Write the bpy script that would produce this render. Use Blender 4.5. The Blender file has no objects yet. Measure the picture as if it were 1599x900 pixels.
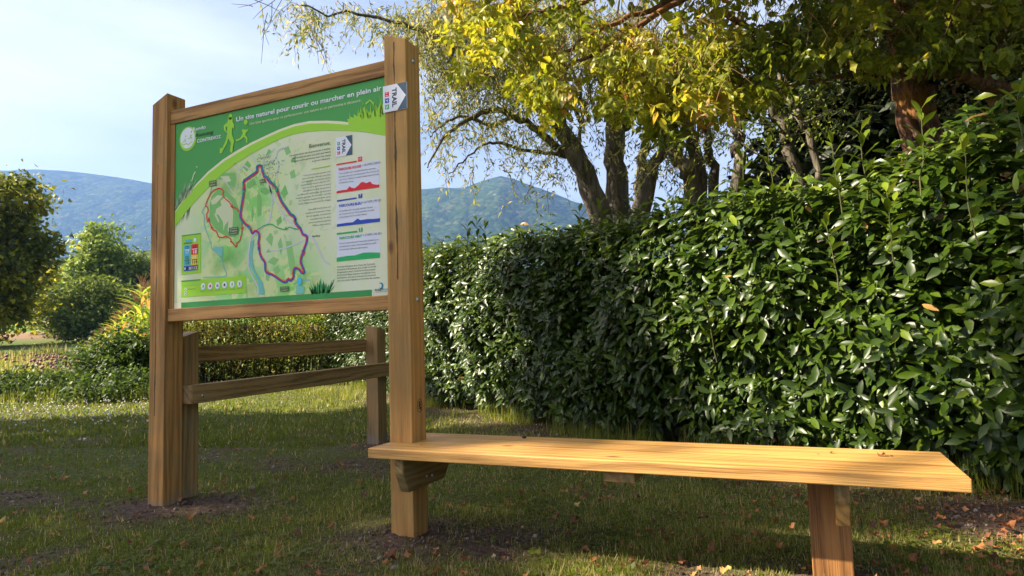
import bpy, bmesh, math, random
import numpy as np
from mathutils import Vector, Matrix
from mathutils.geometry import tessellate_polygon
rng = np.random.default_rng(11)
random.seed(5)
S = bpy.context.scene
C = S.collection
# ------------------------------------------------------------------ camera
CH = 0.8735; FPX = 1008.15
yaw, pit, rol = 0.4136, 0.0757, -0.0298
cy_, sy_ = math.cos(yaw), math.sin(yaw)
FW = np.array([-sy_*math.cos(pit), cy_*math.cos(pit), math.sin(pit)])
r0 = np.array([cy_, sy_, 0.0]); u0 = np.cross(r0, FW)
RT = math.cos(rol)*r0 + math.sin(rol)*u0
UP = -math.sin(rol)*r0 + math.cos(rol)*u0
cam = bpy.data.cameras.new('camera'); camo = bpy.data.objects.new('camera', cam); C.objects.link(camo)
m = Matrix.Identity(4)
for i in range(3):
    m[i][0] = RT[i]; m[i][1] = UP[i]; m[i][2] = -FW[i]
m[2][3] = CH
camo.matrix_world = m
cam.lens = FPX/1600*36; cam.sensor_width = 36; cam.clip_start = 0.05; cam.clip_end = 20000
S.camera = camo
# ------------------------------------------------------------------ sky, sun, exposure
SUN_E = math.radians(37); SUN_A = math.radians(26)
SUN = np.array([-math.cos(SUN_E)*math.cos(SUN_A), -math.cos(SUN_E)*math.sin(SUN_A), math.sin(SUN_E)])
w = bpy.data.worlds.new('World'); S.world = w; w.use_nodes = True
nt = w.node_tree; bg = nt.nodes['Background']
sk = nt.nodes.new('ShaderNodeTexSky'); sk.sky_type = 'NISHITA'; sk.sun_disc = False
sk.sun_elevation = SUN_E; sk.sun_rotation = math.atan2(SUN[0], SUN[1])
sk.air_density = 1.0; sk.dust_density = 3.0; sk.ozone_density = 1.0
tc = nt.nodes.new('ShaderNodeTexCoord'); mp = nt.nodes.new('ShaderNodeMapping')
mp.inputs['Scale'].default_value = (1.1, 1.1, 4.5); mp.inputs['Rotation'].default_value = (0.25, 0.1, 0.6)
cn = nt.nodes.new('ShaderNodeTexNoise'); cn.inputs['Scale'].default_value = 1.7; cn.inputs['Detail'].default_value = 7; cn.inputs['Roughness'].default_value = .55
cr = nt.nodes.new('ShaderNodeValToRGB'); cr.color_ramp.elements[0].position = .30; cr.color_ramp.elements[1].position = .72
cr.color_ramp.elements[0].color = (0, 0, 0, 1); cr.color_ramp.elements[1].color = (.5, .5, .5, 1)
mx = nt.nodes.new('ShaderNodeMix'); mx.data_type = 'RGBA'
mx.inputs['B'].default_value = (7.8, 8.5, 9.9, 1)      # thin high cloud
nt.links.new(tc.outputs['Generated'], mp.inputs[0]); nt.links.new(mp.outputs[0], cn.inputs['Vector'])
nt.links.new(cn.outputs['Fac'], cr.inputs[0]); nt.links.new(cr.outputs[0], mx.inputs['Factor'])
wb = nt.nodes.new('ShaderNodeMix'); wb.data_type = 'RGBA'; wb.blend_type = 'MULTIPLY'; wb.inputs['Factor'].default_value = 1; wb.inputs['B'].default_value = (1.12, 1.0, .84, 1)
nt.links.new(sk.outputs[0], mx.inputs['A']); nt.links.new(mx.outputs['Result'], wb.inputs['A']); nt.links.new(wb.outputs['Result'], bg.inputs['Color'])
bg.inputs['Strength'].default_value = 0.05
sl = bpy.data.lights.new('sun', 'SUN'); sl.energy = 5.0; sl.angle = math.radians(.55); sl.color = (1, .88, .70)
so = bpy.data.objects.new('sun', sl); C.objects.link(so)
so.rotation_euler = Vector(SUN).to_track_quat('Z', 'Y').to_euler()
S.view_settings.view_transform = 'Standard'; S.view_settings.look = 'None'
S.view_settings.exposure = 2.05; S.view_settings.gamma = 1.0
S.render.engine = 'CYCLES'
S.cycles.max_bounces = 6; S.cycles.transparent_max_bounces = 4; S.cycles.transmission_bounces = 3
S.cycles.diffuse_bounces = 3; S.cycles.glossy_bounces = 2; S.cycles.volume_bounces = 0
S.cycles.sample_clamp_indirect = 6
# ------------------------------------------------------------------ helpers
def tag(o, label=None, cat=None, group=None, kind=None):
    if label: o['label'] = label
    if cat: o['category'] = cat
    if group: o['group'] = group
    if kind: o['kind'] = kind
    return o
def empty(name, loc, label, cat, group=None):
    o = bpy.data.objects.new(name, None); C.objects.link(o); o.location = loc
    o.empty_display_size = .1
    tag(o, label, cat, group); return o
bpy_pending = []
def link(name, me, mat, parent=None):
    o = bpy.data.objects.new(name, me); C.objects.link(o)
    for mm in (mat if isinstance(mat, (list, tuple)) else [mat]):
        if mm: me.materials.append(mm)
    if parent:
        o.parent = parent
        o.matrix_parent_inverse = Matrix.Translation(-Vector(parent.location))
    return o
def np_mesh(name, V, F, smooth=True, tint=None, mi=None):
    """V (n,3), F list of arrays of equal-length faces"""
    me = bpy.data.meshes.new(name)
    V = np.asarray(V, np.float32); me.vertices.add(len(V)); me.vertices.foreach_set('co', V.ravel())
    if not isinstance(F, list): F = [F]
    F = [np.asarray(f, np.int32) for f in F if len(f)]
    nl = sum(f.size for f in F); npoly = sum(len(f) for f in F)
    me.loops.add(nl); me.polygons.add(npoly)
    me.loops.foreach_set('vertex_index', np.concatenate([f.ravel() for f in F]))
    tot = np.concatenate([np.full(len(f), f.shape[1], np.int32) for f in F])
    st = np.concatenate([[0], np.cumsum(tot)[:-1]]).astype(np.int32)
    me.polygons.foreach_set('loop_start', st); me.polygons.foreach_set('loop_total', tot)
    me.polygons.foreach_set('use_smooth', np.full(npoly, smooth, bool))
    if mi is not None: me.polygons.foreach_set('material_index', np.asarray(mi, np.int32))
    if tint is not None:
        a = me.attributes.new('tint', 'FLOAT', 'POINT'); a.data.foreach_set('value', np.asarray(tint, np.float32))
    me.update(calc_edges=True); me.validate()
    return me
def nrm(a): return a/(np.linalg.norm(a, axis=-1, keepdims=True)+1e-9)
def scatter(tv, tf, pos, fwd, nor, sc, tint=None, wsc=None):
    """copies of a leaf template; template x=right, y=along, z=normal. returns V, F(list), tint"""
    pos = np.asarray(pos); n = len(pos); fwd = nrm(fwd); rt = nrm(np.cross(fwd, nor)); nn = np.cross(rt, fwd)
    sc = np.broadcast_to(np.asarray(sc, float), (n,)); ws = sc if wsc is None else sc*wsc
    tv = np.asarray(tv, float); k = len(tv)
    V = (pos[:, None] + rt[:, None]*(tv[None, :, 0:1]*ws[:, None, None]) + fwd[:, None]*(tv[None, :, 1:2]*sc[:, None, None])
         + nn[:, None]*(tv[None, :, 2:3]*sc[:, None, None])).reshape(-1, 3)
    off = (np.arange(n)*k)[:, None, None]
    F = []
    for g in tf:
        g = np.asarray(g); F.append((g[None]+off).reshape(-1, g.shape[1]))
    t = rng.random(n) if tint is None else tint
    return V, F, np.repeat(t, k)
def merge(parts):
    Vs, Fd, Ts, o = [], {}, [], 0
    for V, F, T in parts:
        Vs.append(V); Ts.append(T)
        for f in F:
            if len(f): Fd.setdefault(f.shape[1], []).append(f+o)
        o += len(V)
    return np.concatenate(Vs), [np.concatenate(v) for v in Fd.values()], np.concatenate(Ts)
class Tubes:
    def __init__(s): s.V = []; s.F = []; s.n = 0
    def add(s, pts, rad, seg=7, wob=0.0, cap=True):
        pts = np.asarray(pts, float); rad = np.broadcast_to(np.asarray(rad, float), (len(pts),))
        t = np.gradient(pts, axis=0); t = nrm(t)
        ref = np.array([0.31, 0.17, 1.0]) if abs(t[0][2]) < .8 else np.array([1.0, .2, .1])
        a = nrm(np.cross(t, ref)); b = np.cross(t, a)
        th = np.linspace(0, 2*math.pi, seg, endpoint=False)
        rr = rad[:, None]*(1+wob*(rng.random((len(pts), seg))-.5))
        P = pts[:, None] + a[:, None]*(np.cos(th)[None, :, None]*rr[..., None]) + b[:, None]*(np.sin(th)[None, :, None]*rr[..., None])
        s.V.append(P.reshape(-1, 3)); m_ = len(pts)
        i = np.arange(m_-1)[:, None]*seg + np.arange(seg)[None]; j = np.arange(m_-1)[:, None]*seg + (np.arange(seg)[None]+1) % seg
        s.F.append(np.stack([i, j, j+seg, i+seg], -1).reshape(-1, 4)+s.n)
        s.n += m_*seg
    def build(s, name, mat, parent=None, smooth=True):
        return link(name, np_mesh(name, np.concatenate(s.V), [np.concatenate(s.F)], smooth), mat, parent)
def curve(p0, p1, n=6, sag=0.0, jit=0.0, up=0.0):
    p0, p1 = np.asarray(p0, float), np.asarray(p1, float); t = np.linspace(0, 1, n)[:, None]
    P = p0*(1-t)+p1*t; L = np.linalg.norm(p1-p0)
    P[:, 2] += (-sag+up)*L*(4*t*(1-t))[:, 0]
    if jit: P[1:-1] += (rng.random((n-2, 3))-.5)*jit*L
    return P
def spline(pts, n=24):
    P = np.asarray(pts, float); k = len(P)
    if k < 3: return curve(P[0], P[-1], n)
    Q = np.vstack([2*P[0]-P[1], P, 2*P[-1]-P[-2]]); out = []
    for u in np.linspace(0, k-1-1e-6, n):
        i = int(u); f = u-i; a, b, c, d = Q[i:i+4]
        out.append(.5*((2*b)+(-a+c)*f+(2*a-5*b+4*c-d)*f*f+(-a+3*b-3*c+d)*f**3))
    return np.array(out)
def view(px, py, D):
    """world point seen in the photo at px,py at a chosen distance D in front of the camera"""
    px, py, D = np.asarray(px, float), np.asarray(py, float), np.asarray(D, float)
    v = FW + RT*((px-800)/FPX)[..., None] + UP*((450-py)/FPX)[..., None]
    return np.array([0, 0, CH]) + v*D[..., None]
def gpt(px, py, z=0.0):
    v = FW + RT*((px-800)/FPX) + UP*((450-py)/FPX); return v[:2]*((z-CH)/v[2])
def topx(P):
    d = np.asarray(P)-np.array([0, 0, CH]); z = d@FW
    return 800+FPX*(d@RT)/z, 450-FPX*(d@UP)/z, z
# value noise used for shapes and scattering
_perm = np.random.default_rng(3).random((256, 256))
def vnoise(x, y, s=1.0):
    x = np.asarray(x)*s; y = np.asarray(y)*s; xi = np.floor(x).astype(int); yi = np.floor(y).astype(int)
    fx = x-xi; fy = y-yi; fx = fx*fx*(3-2*fx); fy = fy*fy*(3-2*fy); g = lambda a, b: _perm[a % 256, b % 256]
    return (g(xi, yi)*(1-fx)+g(xi+1, yi)*fx)*(1-fy)+(g(xi, yi+1)*(1-fx)+g(xi+1, yi+1)*fx)*fy
def fbm(x, y, s=1.0, o=4):
    r = 0; a = .5
    for i in range(o): r = r+a*vnoise(np.asarray(x)+17.3*i, np.asarray(y)-9.1*i, s*2**i); a *= .5
    return r/(1-.5**o)
# ------------------------------------------------------------------ materials
def newmat(name):
    mm = bpy.data.materials.new(name); mm.use_nodes = True; t = mm.node_tree
    for n in list(t.nodes): t.nodes.remove(n)
    o = t.nodes.new('ShaderNodeOutputMaterial'); p = t.nodes.new('ShaderNodeBsdfPrincipled')
    t.links.new(p.outputs[0], o.inputs[0]); return mm, t, p, o
def N(t, typ, **k):
    n = t.nodes.new(typ)
    for a, b in k.items():
        if a.startswith('i_'): n.inputs[a[2:].replace('_', ' ')].default_value = b
        else: setattr(n, a, b)
    return n
def ramp(t, fac, stops, interp='LINEAR'):
    r = t.nodes.new('ShaderNodeValToRGB'); e = r.color_ramp.elements; r.color_ramp.interpolation = interp
    while len(e) > 1: e.remove(e[-1])
    e[0].position = stops[0][0]; e[0].color = (*stops[0][1], 1)
    for p, c in stops[1:]:
        x = e.new(p); x.color = (*c, 1)
    t.links.new(fac, r.inputs[0]); return r.outputs[0]
def mixc(t, f, a, b, bt='MIX'):
    n = t.nodes.new('ShaderNodeMix'); n.data_type = 'RGBA'; n.blend_type = bt
    for s_, v in (('Factor', f), ('A', a), ('B', b)):
        if hasattr(v, 'is_linked') or hasattr(v, 'links'): t.links.new(v, n.inputs[s_])
        else: n.inputs[s_].default_value = v if s_ == 'Factor' else (*v, 1)
    return n.outputs['Result']
def math_(t, op, a, b=0.0, c=None):
    n = t.nodes.new('ShaderNodeMath'); n.operation = op
    for i, v in enumerate((a, b) if c is None else (a, b, c)):
        if hasattr(v, 'links'): t.links.new(v, n.inputs[i])
        else: n.inputs[i].default_value = v
    return n.outputs[0]
def bump(t, p, h, strength, dist=.01):
    b = N(t, 'ShaderNodeBump'); b.inputs['Strength'].default_value = strength; b.inputs['Distance'].default_value = dist
    t.links.new(h, b.inputs['Height']); t.links.new(b.outputs[0], p.inputs['Normal']); return b
def flatmat(name, col, rough=.55, spec=.3):
    mm, t, p, o = newmat(name); p.inputs['Base Color'].default_value = (*col, 1); p.inputs['Roughness'].default_value = rough
    p.inputs['Specular IOR Level'].default_value = spec; return mm
def objcoord(t, scale=(1, 1, 1), loc=(0, 0, 0)):
    c = N(t, 'ShaderNodeTexCoord'); mpn = N(t, 'ShaderNodeMapping'); mpn.inputs['Scale'].default_value = scale; mpn.inputs['Location'].default_value = loc
    t.links.new(c.outputs['Object'], mpn.inputs[0]); return mpn.outputs[0], c.outputs['Object']
def noise(t, vec, scale, detail=4, rough=.55, dist=0.0):
    n = N(t, 'ShaderNodeTexNoise'); n.inputs['Scale'].default_value = scale; n.inputs['Detail'].default_value = detail
    n.inputs['Roughness'].default_value = rough; n.inputs['Distortion'].default_value = dist
    t.links.new(vec, n.inputs['Vector']); return n.outputs['Fac']
def wood(name, axis, light=(.42, .235, .095), dark=(.22, .105, .036), green=.25, grey_foot=False, crack=None, rough=.62, seed=0.0, sat=1.0):
    mm, t, p, o = newmat(name)
    k = [1, 1, 1]; k[axis] = .07
    v, raw = objcoord(t, tuple(k), (seed, seed*1.7, seed*.6))
    # growth-ring figure: rings around an axis lying outside the board, bent by noise
    nz = noise(t, v, 5.0, 3, .5)
    off = N(t, 'ShaderNodeVectorMath', operation='MULTIPLY_ADD'); t.links.new(v, off.inputs[0])
    off.inputs[1].default_value = (1, 1, 1)
    cmb = N(t, 'ShaderNodeCombineXYZ')
    for i in range(3):
        t.links.new(math_(t, 'MULTIPLY', math_(t, 'SUBTRACT', nz, .5), .10), cmb.inputs[i])
    t.links.new(cmb.outputs[0], off.inputs[2])
    wv = N(t, 'ShaderNodeTexWave', wave_type='RINGS', rings_direction='XYZ'[axis]); wv.inputs['Scale'].default_value = 9
    wv.inputs['Distortion'].default_value = 7; wv.inputs['Detail'].default_value = 3; wv.inputs['Detail Scale'].default_value = 1.6; wv.inputs['Detail Roughness'].default_value = .6
    t.links.new(off.outputs[0], wv.inputs['Vector'])
    k2 = [1, 1, 1]; k2[axis] = .012
    v2, _ = objcoord(t, tuple(k2), (seed*2, 0, seed))
    fine = noise(t, v2, 420, 3, .6); broad = noise(t, v, 9, 4, .6)
    g = math_(t, 'MULTIPLY_ADD', wv.outputs['Fac'], .26, math_(t, 'MULTIPLY', fine, .75))
    g = math_(t, 'SUBTRACT', math_(t, 'MULTIPLY_ADD', broad, .62, g), .13)
    mid = tuple((a+b)/2 for a, b in zip(light, dark))
    col = ramp(t, g, [(.40, tuple(c*.85 for c in dark)), (.50, dark), (.60, mid), (.72, light), (.92, tuple(min(1, c*1.18) for c in light))])
    # preservative-green cast in blotches
    gn = noise(t, raw, 6, 5, .65)
    gm = ramp(t, gn, [(.48, (0, 0, 0)), (.72, (1, 1, 1))])
    bw = N(t, 'ShaderNodeRGBToBW'); t.links.new(gm, bw.inputs[0])
    col = mixc(t, math_(t, 'MULTIPLY', bw.outputs[0], green), col, (.20, .19, .085))
    # small knots
    vo = N(t, 'ShaderNodeTexVoronoi'); vo.inputs['Scale'].default_value = 3.3
    k3 = [1, 1, 1]; k3[axis] = .55
    v3, _ = objcoord(t, tuple(k3), (seed*3+.4, .2, .7)); t.links.new(v3, vo.inputs['Vector'])
    kn = ramp(t, vo.outputs['Distance'], [(.03, (1, 1, 1)), (.075, (0, 0, 0))]); bk = N(t, 'ShaderNodeRGBToBW'); t.links.new(kn, bk.inputs[0])
    col = mixc(t, math_(t, 'MULTIPLY', bk.outputs[0], .75), col, (.09, .04, .016))
    hgt = g
    sx = N(t, 'ShaderNodeSeparateXYZ'); t.links.new(raw, sx.inputs[0])
    if crack:
        ax, pos, zlo, zhi = crack      # drying check running up the post
        wob = noise(t, raw, 7, 5, .7)
        d = math_(t, 'ABSOLUTE', math_(t, 'SUBTRACT', math_(t, 'ADD', sx.outputs[ax], math_(t, 'MULTIPLY', math_(t, 'SUBTRACT', wob, .5), .018)), pos))
        wid = math_(t, 'MULTIPLY_ADD', noise(t, raw, 6, 2), .013, -.0032)
        cm = math_(t, 'LESS_THAN', d, wid)
        cm = math_(t, 'MULTIPLY', cm, math_(t, 'GREATER_THAN', sx.outputs[2], zlo)); cm = math_(t, 'MULTIPLY', cm, math_(t, 'LESS_THAN', sx.outputs[2], zhi))
        col = mixc(t, math_(t, 'MULTIPLY', cm, .85), col, (.04, .018, .008)); hgt = math_(t, 'SUBTRACT', hgt, math_(t, 'MULTIPLY', cm, 1.5))
    if grey_foot:
        fm = math_(t, 'SUBTRACT', math_(t, 'MULTIPLY_ADD', noise(t, raw, 9, 4, .7), .26, -.035), sx.outputs[2])
        fm = math_(t, 'MULTIPLY', math_(t, 'MINIMUM', math_(t, 'MAXIMUM', math_(t, 'MULTIPLY', fm, 12), 0), 1), .5)
        col = mixc(t, fm, col, (.23, .215, .19))
    t.links.new(col, p.inputs['Base Color'])
    p.inputs['Roughness'].default_value = rough; p.inputs['Specular IOR Level'].default_value = .3
    bump(t, p, hgt, .6, .004)
    return mm
def leafmat(name, stops, rough=.45, trans=.35, spec=.5, tcol=1.6, vein=False, coat=0.0):
    mm, t, p, o = newmat(name)
    at = N(t, 'ShaderNodeAttribute', attribute_name='tint')
    col = ramp(t, at.outputs['Fac'], stops)
    t.links.new(col, p.inputs['Base Color'])
    p.inputs['Roughness'].default_value = rough; p.inputs['Specular IOR Level'].default_value = spec
    if coat: p.inputs['Coat Weight'].default_value = coat; p.inputs['Coat Roughness'].default_value = .12
    if trans > 0:
        tr = N(t, 'ShaderNodeBsdfTranslucent')
        hs = N(t, 'ShaderNodeHueSaturation'); hs.inputs['Hue'].default_value = .485; hs.inputs['Saturation'].default_value = 1.02; hs.inputs['Value'].default_value = tcol
        t.links.new(col, hs.inputs['Color']); t.links.new(hs.outputs[0], tr.inputs['Color'])
        ms = N(t, 'ShaderNodeMixShader'); ms.inputs[0].default_value = trans
        t.links.new(p.outputs[0], ms.inputs[1]); t.links.new(tr.outputs[0], ms.inputs[2]); t.links.new(ms.outputs[0], o.inputs[0])
    return mm
def barkmat(name, c1, c2, c3=None, sc=14, strength=.9):
    mm, t, p, o = newmat(name); v, raw = objcoord(t, (1, 1, .16))
    a = noise(t, v, sc, 5, .7, .4); b = noise(t, raw, 2.6, 4, .6)
    col = ramp(t, a, [(.36, c1), (.62, c2)])
    if c3: 
        f = ramp(t, b, [(.5, (0, 0, 0)), (.62, (1, 1, 1))]); bw = N(t, 'ShaderNodeRGBToBW'); t.links.new(f, bw.inputs[0]); col = mixc(t, bw.outputs[0], col, c3)
    t.links.new(col, p.inputs['Base Color']); p.inputs['Roughness'].default_value = .9; bump(t, p, a, strength, .05)
    return mm
# ------------------------------------------------------------------ leaf templates (x across, y along, z normal)
def leaf_tpl(rows, fold=.22, droop=.18, wave=0.0, twist=0.0):
    """rows of (y, halfwidth); first and last are points"""
    V = []; F4 = []; F3 = []
    def zz(x, y, s=1): return fold*abs(x)-droop*y*y+wave*math.sin(9*y)*abs(x)*s
    V.append((0, rows[0][0], 0)); prev = None
    for (y, h) in rows[1:-1]:
        i = len(V); V += [(-h, y, zz(h, y)+twist*y*-h), (0, y, zz(0, y)), (h, y, zz(h, y, -1)+twist*y*h)]
        if prev is None: F3 += [(0, i+1, i), (0, i+2, i+1)]
        else: F4 += [(prev, prev+1, i+1, i), (prev+1, prev+2, i+2, i+1)]
        prev = i
    i = len(V); V.append((0, rows[-1][0], zz(0, rows[-1][0]))); F3 += [(prev, prev+1, i), (prev+1, prev+2, i)]
    return np.array(V, float), [np.array(F3), np.array(F4)] if F4 else [np.array(F3)]
LAUREL = [leaf_tpl([(0, 0), (.12, .04), (.32, .125), (.58, .16), (.82, .11), (1, 0)], .3, d, wv_, tw) for d, wv_, tw in ((.12, .1, .0), (.3, .25, .5), (.02, .15, -.5))]
LEAFLET = [leaf_tpl([(0, 0), (.25, .2), (.55, .24), (.8, .1), (1, 0)], .3, d, .3, tw) for d, tw in ((.2, .3), (.5, -.4))]
SMALL = leaf_tpl([(0, 0), (.45, .24), (1, 0)], .3, .15)
WILLOW = leaf_tpl([(0, 0), (.45, .13), (1, 0)], .3, .2)
CLUMP = (np.array([(-.5, 0, 0), (.1, -.1, .12), (.5, .25, 0), (.15, .6, .1), (-.3, .75, -.1), (.3, 1.05, .05)], float), [np.array([(0, 1, 3), (1, 2, 3), (0, 3, 4), (3, 5, 4)])])
BLADE = (np.array([(-.5, 0, 0), (.5, 0, 0), (-.42, .4, .05), (.42, .4, .05), (-.28, .75, .2), (.28, .75, .2), (0, 1, .42)], float), [np.array([(0, 1, 3, 2), (2, 3, 5, 4)]), np.array([(4, 5, 6)])])
def rdir(n): return nrm(rng.normal(size=(n, 3)))
# ================================================================== ground
POSTS = [(-3.234, 2.535), (-1.651, 2.535), (.063, 2.535), (-3.26, 2.66), (-3.347, 4.655)]
def hground(x, y):
    x = np.asarray(x, float); y = np.asarray(y, float)
    d = np.hypot(x, y)
    far = np.clip((y*.913-x*.401)-19, 0, None)      # distance beyond the lawn, along the view
    z = .095*far*far/(far+30) * np.clip(1-(far-140)/2500, .15, 1)
    nz = np.clip(d/3, .0, 1)
    z = z + (fbm(x, y, .7, 3)-.5)*.06*np.exp(-(d/60)**2)
    z = z + (fbm(x+40, y, 9, 3)-.5)*.022*np.exp(-(d/9)**2)
    for px_, py_ in POSTS:
        q = np.exp(-(((x-px_)**2+(y-py_)**2)/.17**2)); z = z + .0*q
    for px_, py_ in POSTS[:3]:
        q = np.exp(-(((x-px_)**2+(y-py_)**2)/.30**2)); z = z+q*(.012+(fbm(x, y, 22, 3)-.5)*.05)
    return z
def soilmask(x, y):
    """1 where bare soil shows"""
    s = np.zeros_like(np.asarray(x, float))
    for px_, py_, r in ((-3.2, 2.45, .36), (-1.6, 2.45, .44), (-1.25, 2.6, .38), (.06, 2.5, .25), (-3.3, 4.5, .3), (-2.9, 2.6, .3), (.75, 3.55, .42), (1.3, 3.2, .4)):
        s = np.maximum(s, np.exp(-((x-px_)**2+(y-py_)**2)/r**2))
    n = fbm(x, y, 4.2, 4); s = s*(.65+.9*n)
    s = np.maximum(s, np.clip((fbm(x+9, y+5, 1.5, 4)-.62)*5, 0, .8))
    # dry strip under the bench and along the hedge
    hd = hedge_dist(x, y); s = np.maximum(s, np.clip(1.15-np.abs(hd-.1)*1.6, 0, 1)*(.35+.9*n))
    return np.clip(s, 0, 1)
HPTS = np.array([(2.9, 2.75), (2.0, 3.22), (1.2, 3.68), (.6, 4.0), (-.7, 4.8), (-2.3, 5.85), (-4.0, 6.95), (-5.4, 8.1), (-7.5, 9.9), (-10.3, 12.0)])
HTOP = np.array([2.25, 2.1, 1.92, 1.78, 1.74, 1.86, 2.0, 2.15, 2.2, 2.15])
def hedge_dist(x, y):
    """signed distance in front of the hedge face (positive = lawn side)"""
    x = np.asarray(x, float); y = np.asarray(y, float); best = np.full(x.shape, 1e9); sg = np.zeros(x.shape)
    for a, b in zip(HPTS[:-1], HPTS[1:]):
        e = b-a; L = np.hypot(*e); t = np.clip(((x-a[0])*e[0]+(y-a[1])*e[1])/L**2, 0, 1)
        dx = x-(a[0]+t*e[0]); dy = y-(a[1]+t*e[1]); d = np.hypot(dx, dy)
        s = np.sign(-(e[0]*dy-e[1]*dx)); k = d < best; best = np.where(k, d, best); sg = np.where(k, s, sg)
    return -best*sg
nG = 340
tt = np.linspace(-1, 1, nG); ax_ = .6*np.sinh(9.4*tt)
gx, gy = np.meshgrid(ax_-1.2, ax_+3.6, indexing='ij')
gz = hground(gx, gy)
V = np.stack([gx, gy, gz], -1).reshape(-1, 3)
ii = (np.arange(nG-1)[:, None]*nG+np.arange(nG-1)[None]).ravel()
F = np.stack([ii, ii+nG, ii+nG+1, ii+1], -1)
mm, t, p, o = newmat('lawn_soil')
v, raw = objcoord(t)
at = N(t, 'ShaderNodeAttribute', attribute_name='tint')
n1 = noise(t, raw, 38, 6, .7); n2 = noise(t, raw, 2.2, 5, .6); n3 = noise(t, raw, 160, 3, .6)
soil = ramp(t, n1, [(.3, (.035, .02, .015)), (.5, (.10, .062, .045)), (.62, (.17, .115, .085)), (.78, (.30, .235, .19))])
turf = ramp(t, n1, [(.3, (.02, .03, .008)), (.5, (.08, .10, .02)), (.62, (.17, .15, .045)), (.8, (.34, .25, .10))])
col = mixc(t, at.outputs['Fac'], turf, soil)
# far farmland: ploughed strip, green field
sx = N(t, 'ShaderNodeSeparateXYZ'); t.links.new(raw, sx.inputs[0])
dd = math_(t, 'ADD', math_(t, 'MULTIPLY', sx.outputs[1], .913), math_(t, 'MULTIPLY', sx.outputs[0], -.401))
dn = math_(t, 'ADD', dd, math_(t, 'MULTIPLY', math_(t, 'SUBTRACT', noise(t, raw, .12, 3), .5), 9))
mr = N(t, 'ShaderNodeMapRange'); mr.inputs['From Min'].default_value = 0; mr.inputs['From Max'].default_value = 200; t.links.new(dn, mr.inputs[0])
fieldn = noise(t, raw, 1.4, 5, .7)
farc = ramp(t, mr.outputs[0], [(0, (.06, .09, .018)), (.26, (.08, .11, .022)), (.285, (.19, .125, .08)), (.335, (.22, .14, .09)), (.35, (.09, .20, .025)), (1, (.08, .17, .025))])
farc = mixc(t, .5, farc, mixc(t, fieldn, (.4, .45, .3), (1.6, 1.5, 1.6)), 'MULTIPLY')
mr2 = N(t, 'ShaderNodeMapRange'); mr2.inputs['From Min'].default_value = 11; mr2.inputs['From Max'].default_value = 16; t.links.new(dd, mr2.inputs[0])
col = mixc(t, mr2.outputs[0], col, farc)
t.links.new(col, p.inputs['Base Color']); p.inputs['Roughness'].default_value = .95; p.inputs['Specular IOR Level'].default_value = .15
bump(t, p, math_(t, 'ADD', n1, math_(t, 'MULTIPLY', n3, .4)), .9, .02)
go = link('ground', np_mesh('ground', V, [F], True, soilmask(V[:, 0], V[:, 1])), mm); tag(go, kind='structure')

# ================================================================== mountains
def mountain(name, prof, D, depth, amp, seed, mat):
    pr = np.array(prof, float); xs = np.linspace(pr[0, 0], pr[-1, 0], 260); ys = np.interp(xs, pr[:, 0], pr[:, 1])
    rows = 90; Vs = []
    ridge = view(xs, ys, np.full(len(xs), D))
    az = nrm(ridge[:, :2])
    dist = np.linalg.norm(ridge[:, :2], axis=1)
    for j in range(rows):
        s = j/(rows-1)*1.35           # 0 foot -> 1 ridge -> back side
        k = s if s < 1 else 1
        prof_h = np.sin(min(s, 1)*math.pi/2)**1.25 if s <= 1 else math.cos((s-1)/.35*math.pi/2)
        dd_ = dist-depth*(1-s)
        P = az*dd_[:, None]
        h = ridge[:, 2]*prof_h
        rel = (fbm(P[:, 0]+seed, P[:, 1], 1/260., 5)-.5)
        gul = np.abs(fbm(P[:, 0]-seed, P[:, 1]+seed, 1/420., 4)-.5)*2
        h = h + amp*(rel*1.2+gul*.9-.35)*math.sin(min(s, 1)*math.pi)
        h = h + (fbm(P[:, 0], P[:, 1]+seed, 1/26., 3)-.5)*amp*.085
        Vs.append(np.stack([P[:, 0], P[:, 1], h], -1))
    Vm = np.stack(Vs, 0); n0, n1_ = Vm.shape[:2]; i = (np.arange(n0-1)[:, None]*n1_+np.arange(n1_-1)[None]).ravel()
    Fm = np.stack([i, i+1, i+1+n1_, i+n1_], -1)
    ob = link(name, np_mesh(name, Vm.reshape(-1, 3), [Fm], True), mat); tag(ob, kind='structure'); return ob
mm, t, p, o = newmat('mountain_forest'); v, raw = objcoord(t)
vo = N(t, 'ShaderNodeTexVoronoi'); vo.inputs['Scale'].default_value = .075; t.links.new(raw, vo.inputs['Vector'])
a = noise(t, raw, .004, 5, .6); b = noise(t, raw, .03, 4, .7)
sxv = N(t, 'ShaderNodeSeparateColor'); t.links.new(vo.outputs['Color'], sxv.inputs[0])
c1 = ramp(t, sxv.outputs[0], [(0, (.020, .036, .012)), (.5, (.032, .054, .014)), (.8, (.048, .070, .018)), (1, (.075, .082, .026))])
c2 = ramp(t, a, [(.4, (.7, .8, .8)), (.62, (1.2, 1.15, 1.0))])
c = mixc(t, 1.0, c1, c2, 'MULTIPLY')
rk = math_(t, 'MULTIPLY', ramp(t, b, [(.6, (0, 0, 0)), (.68, (1, 1, 1))]), .35)
c = mixc(t, rk, c, (.25, .24, .2))
t.links.new(c, p.inputs['Base Color']); p.inputs['Roughness'].default_value = 1; p.inputs['Specular IOR Level'].default_value = 0
bump(t, p, math_(t, 'SUBTRACT', 1, vo.outputs['Distance']), .35, 7.0)
MF = mm
mountain('wooded_ridge', [(-500, 262), (-250, 268), (-80, 266), (0, 272), (55, 272), (100, 275), (150, 280), (200, 287), (240, 293), (300, 303), (380, 318), (460, 330), (560, 332), (640, 330), (740, 345), (820, 372)], 2900, 1500, 55, 300., MF)
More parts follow.
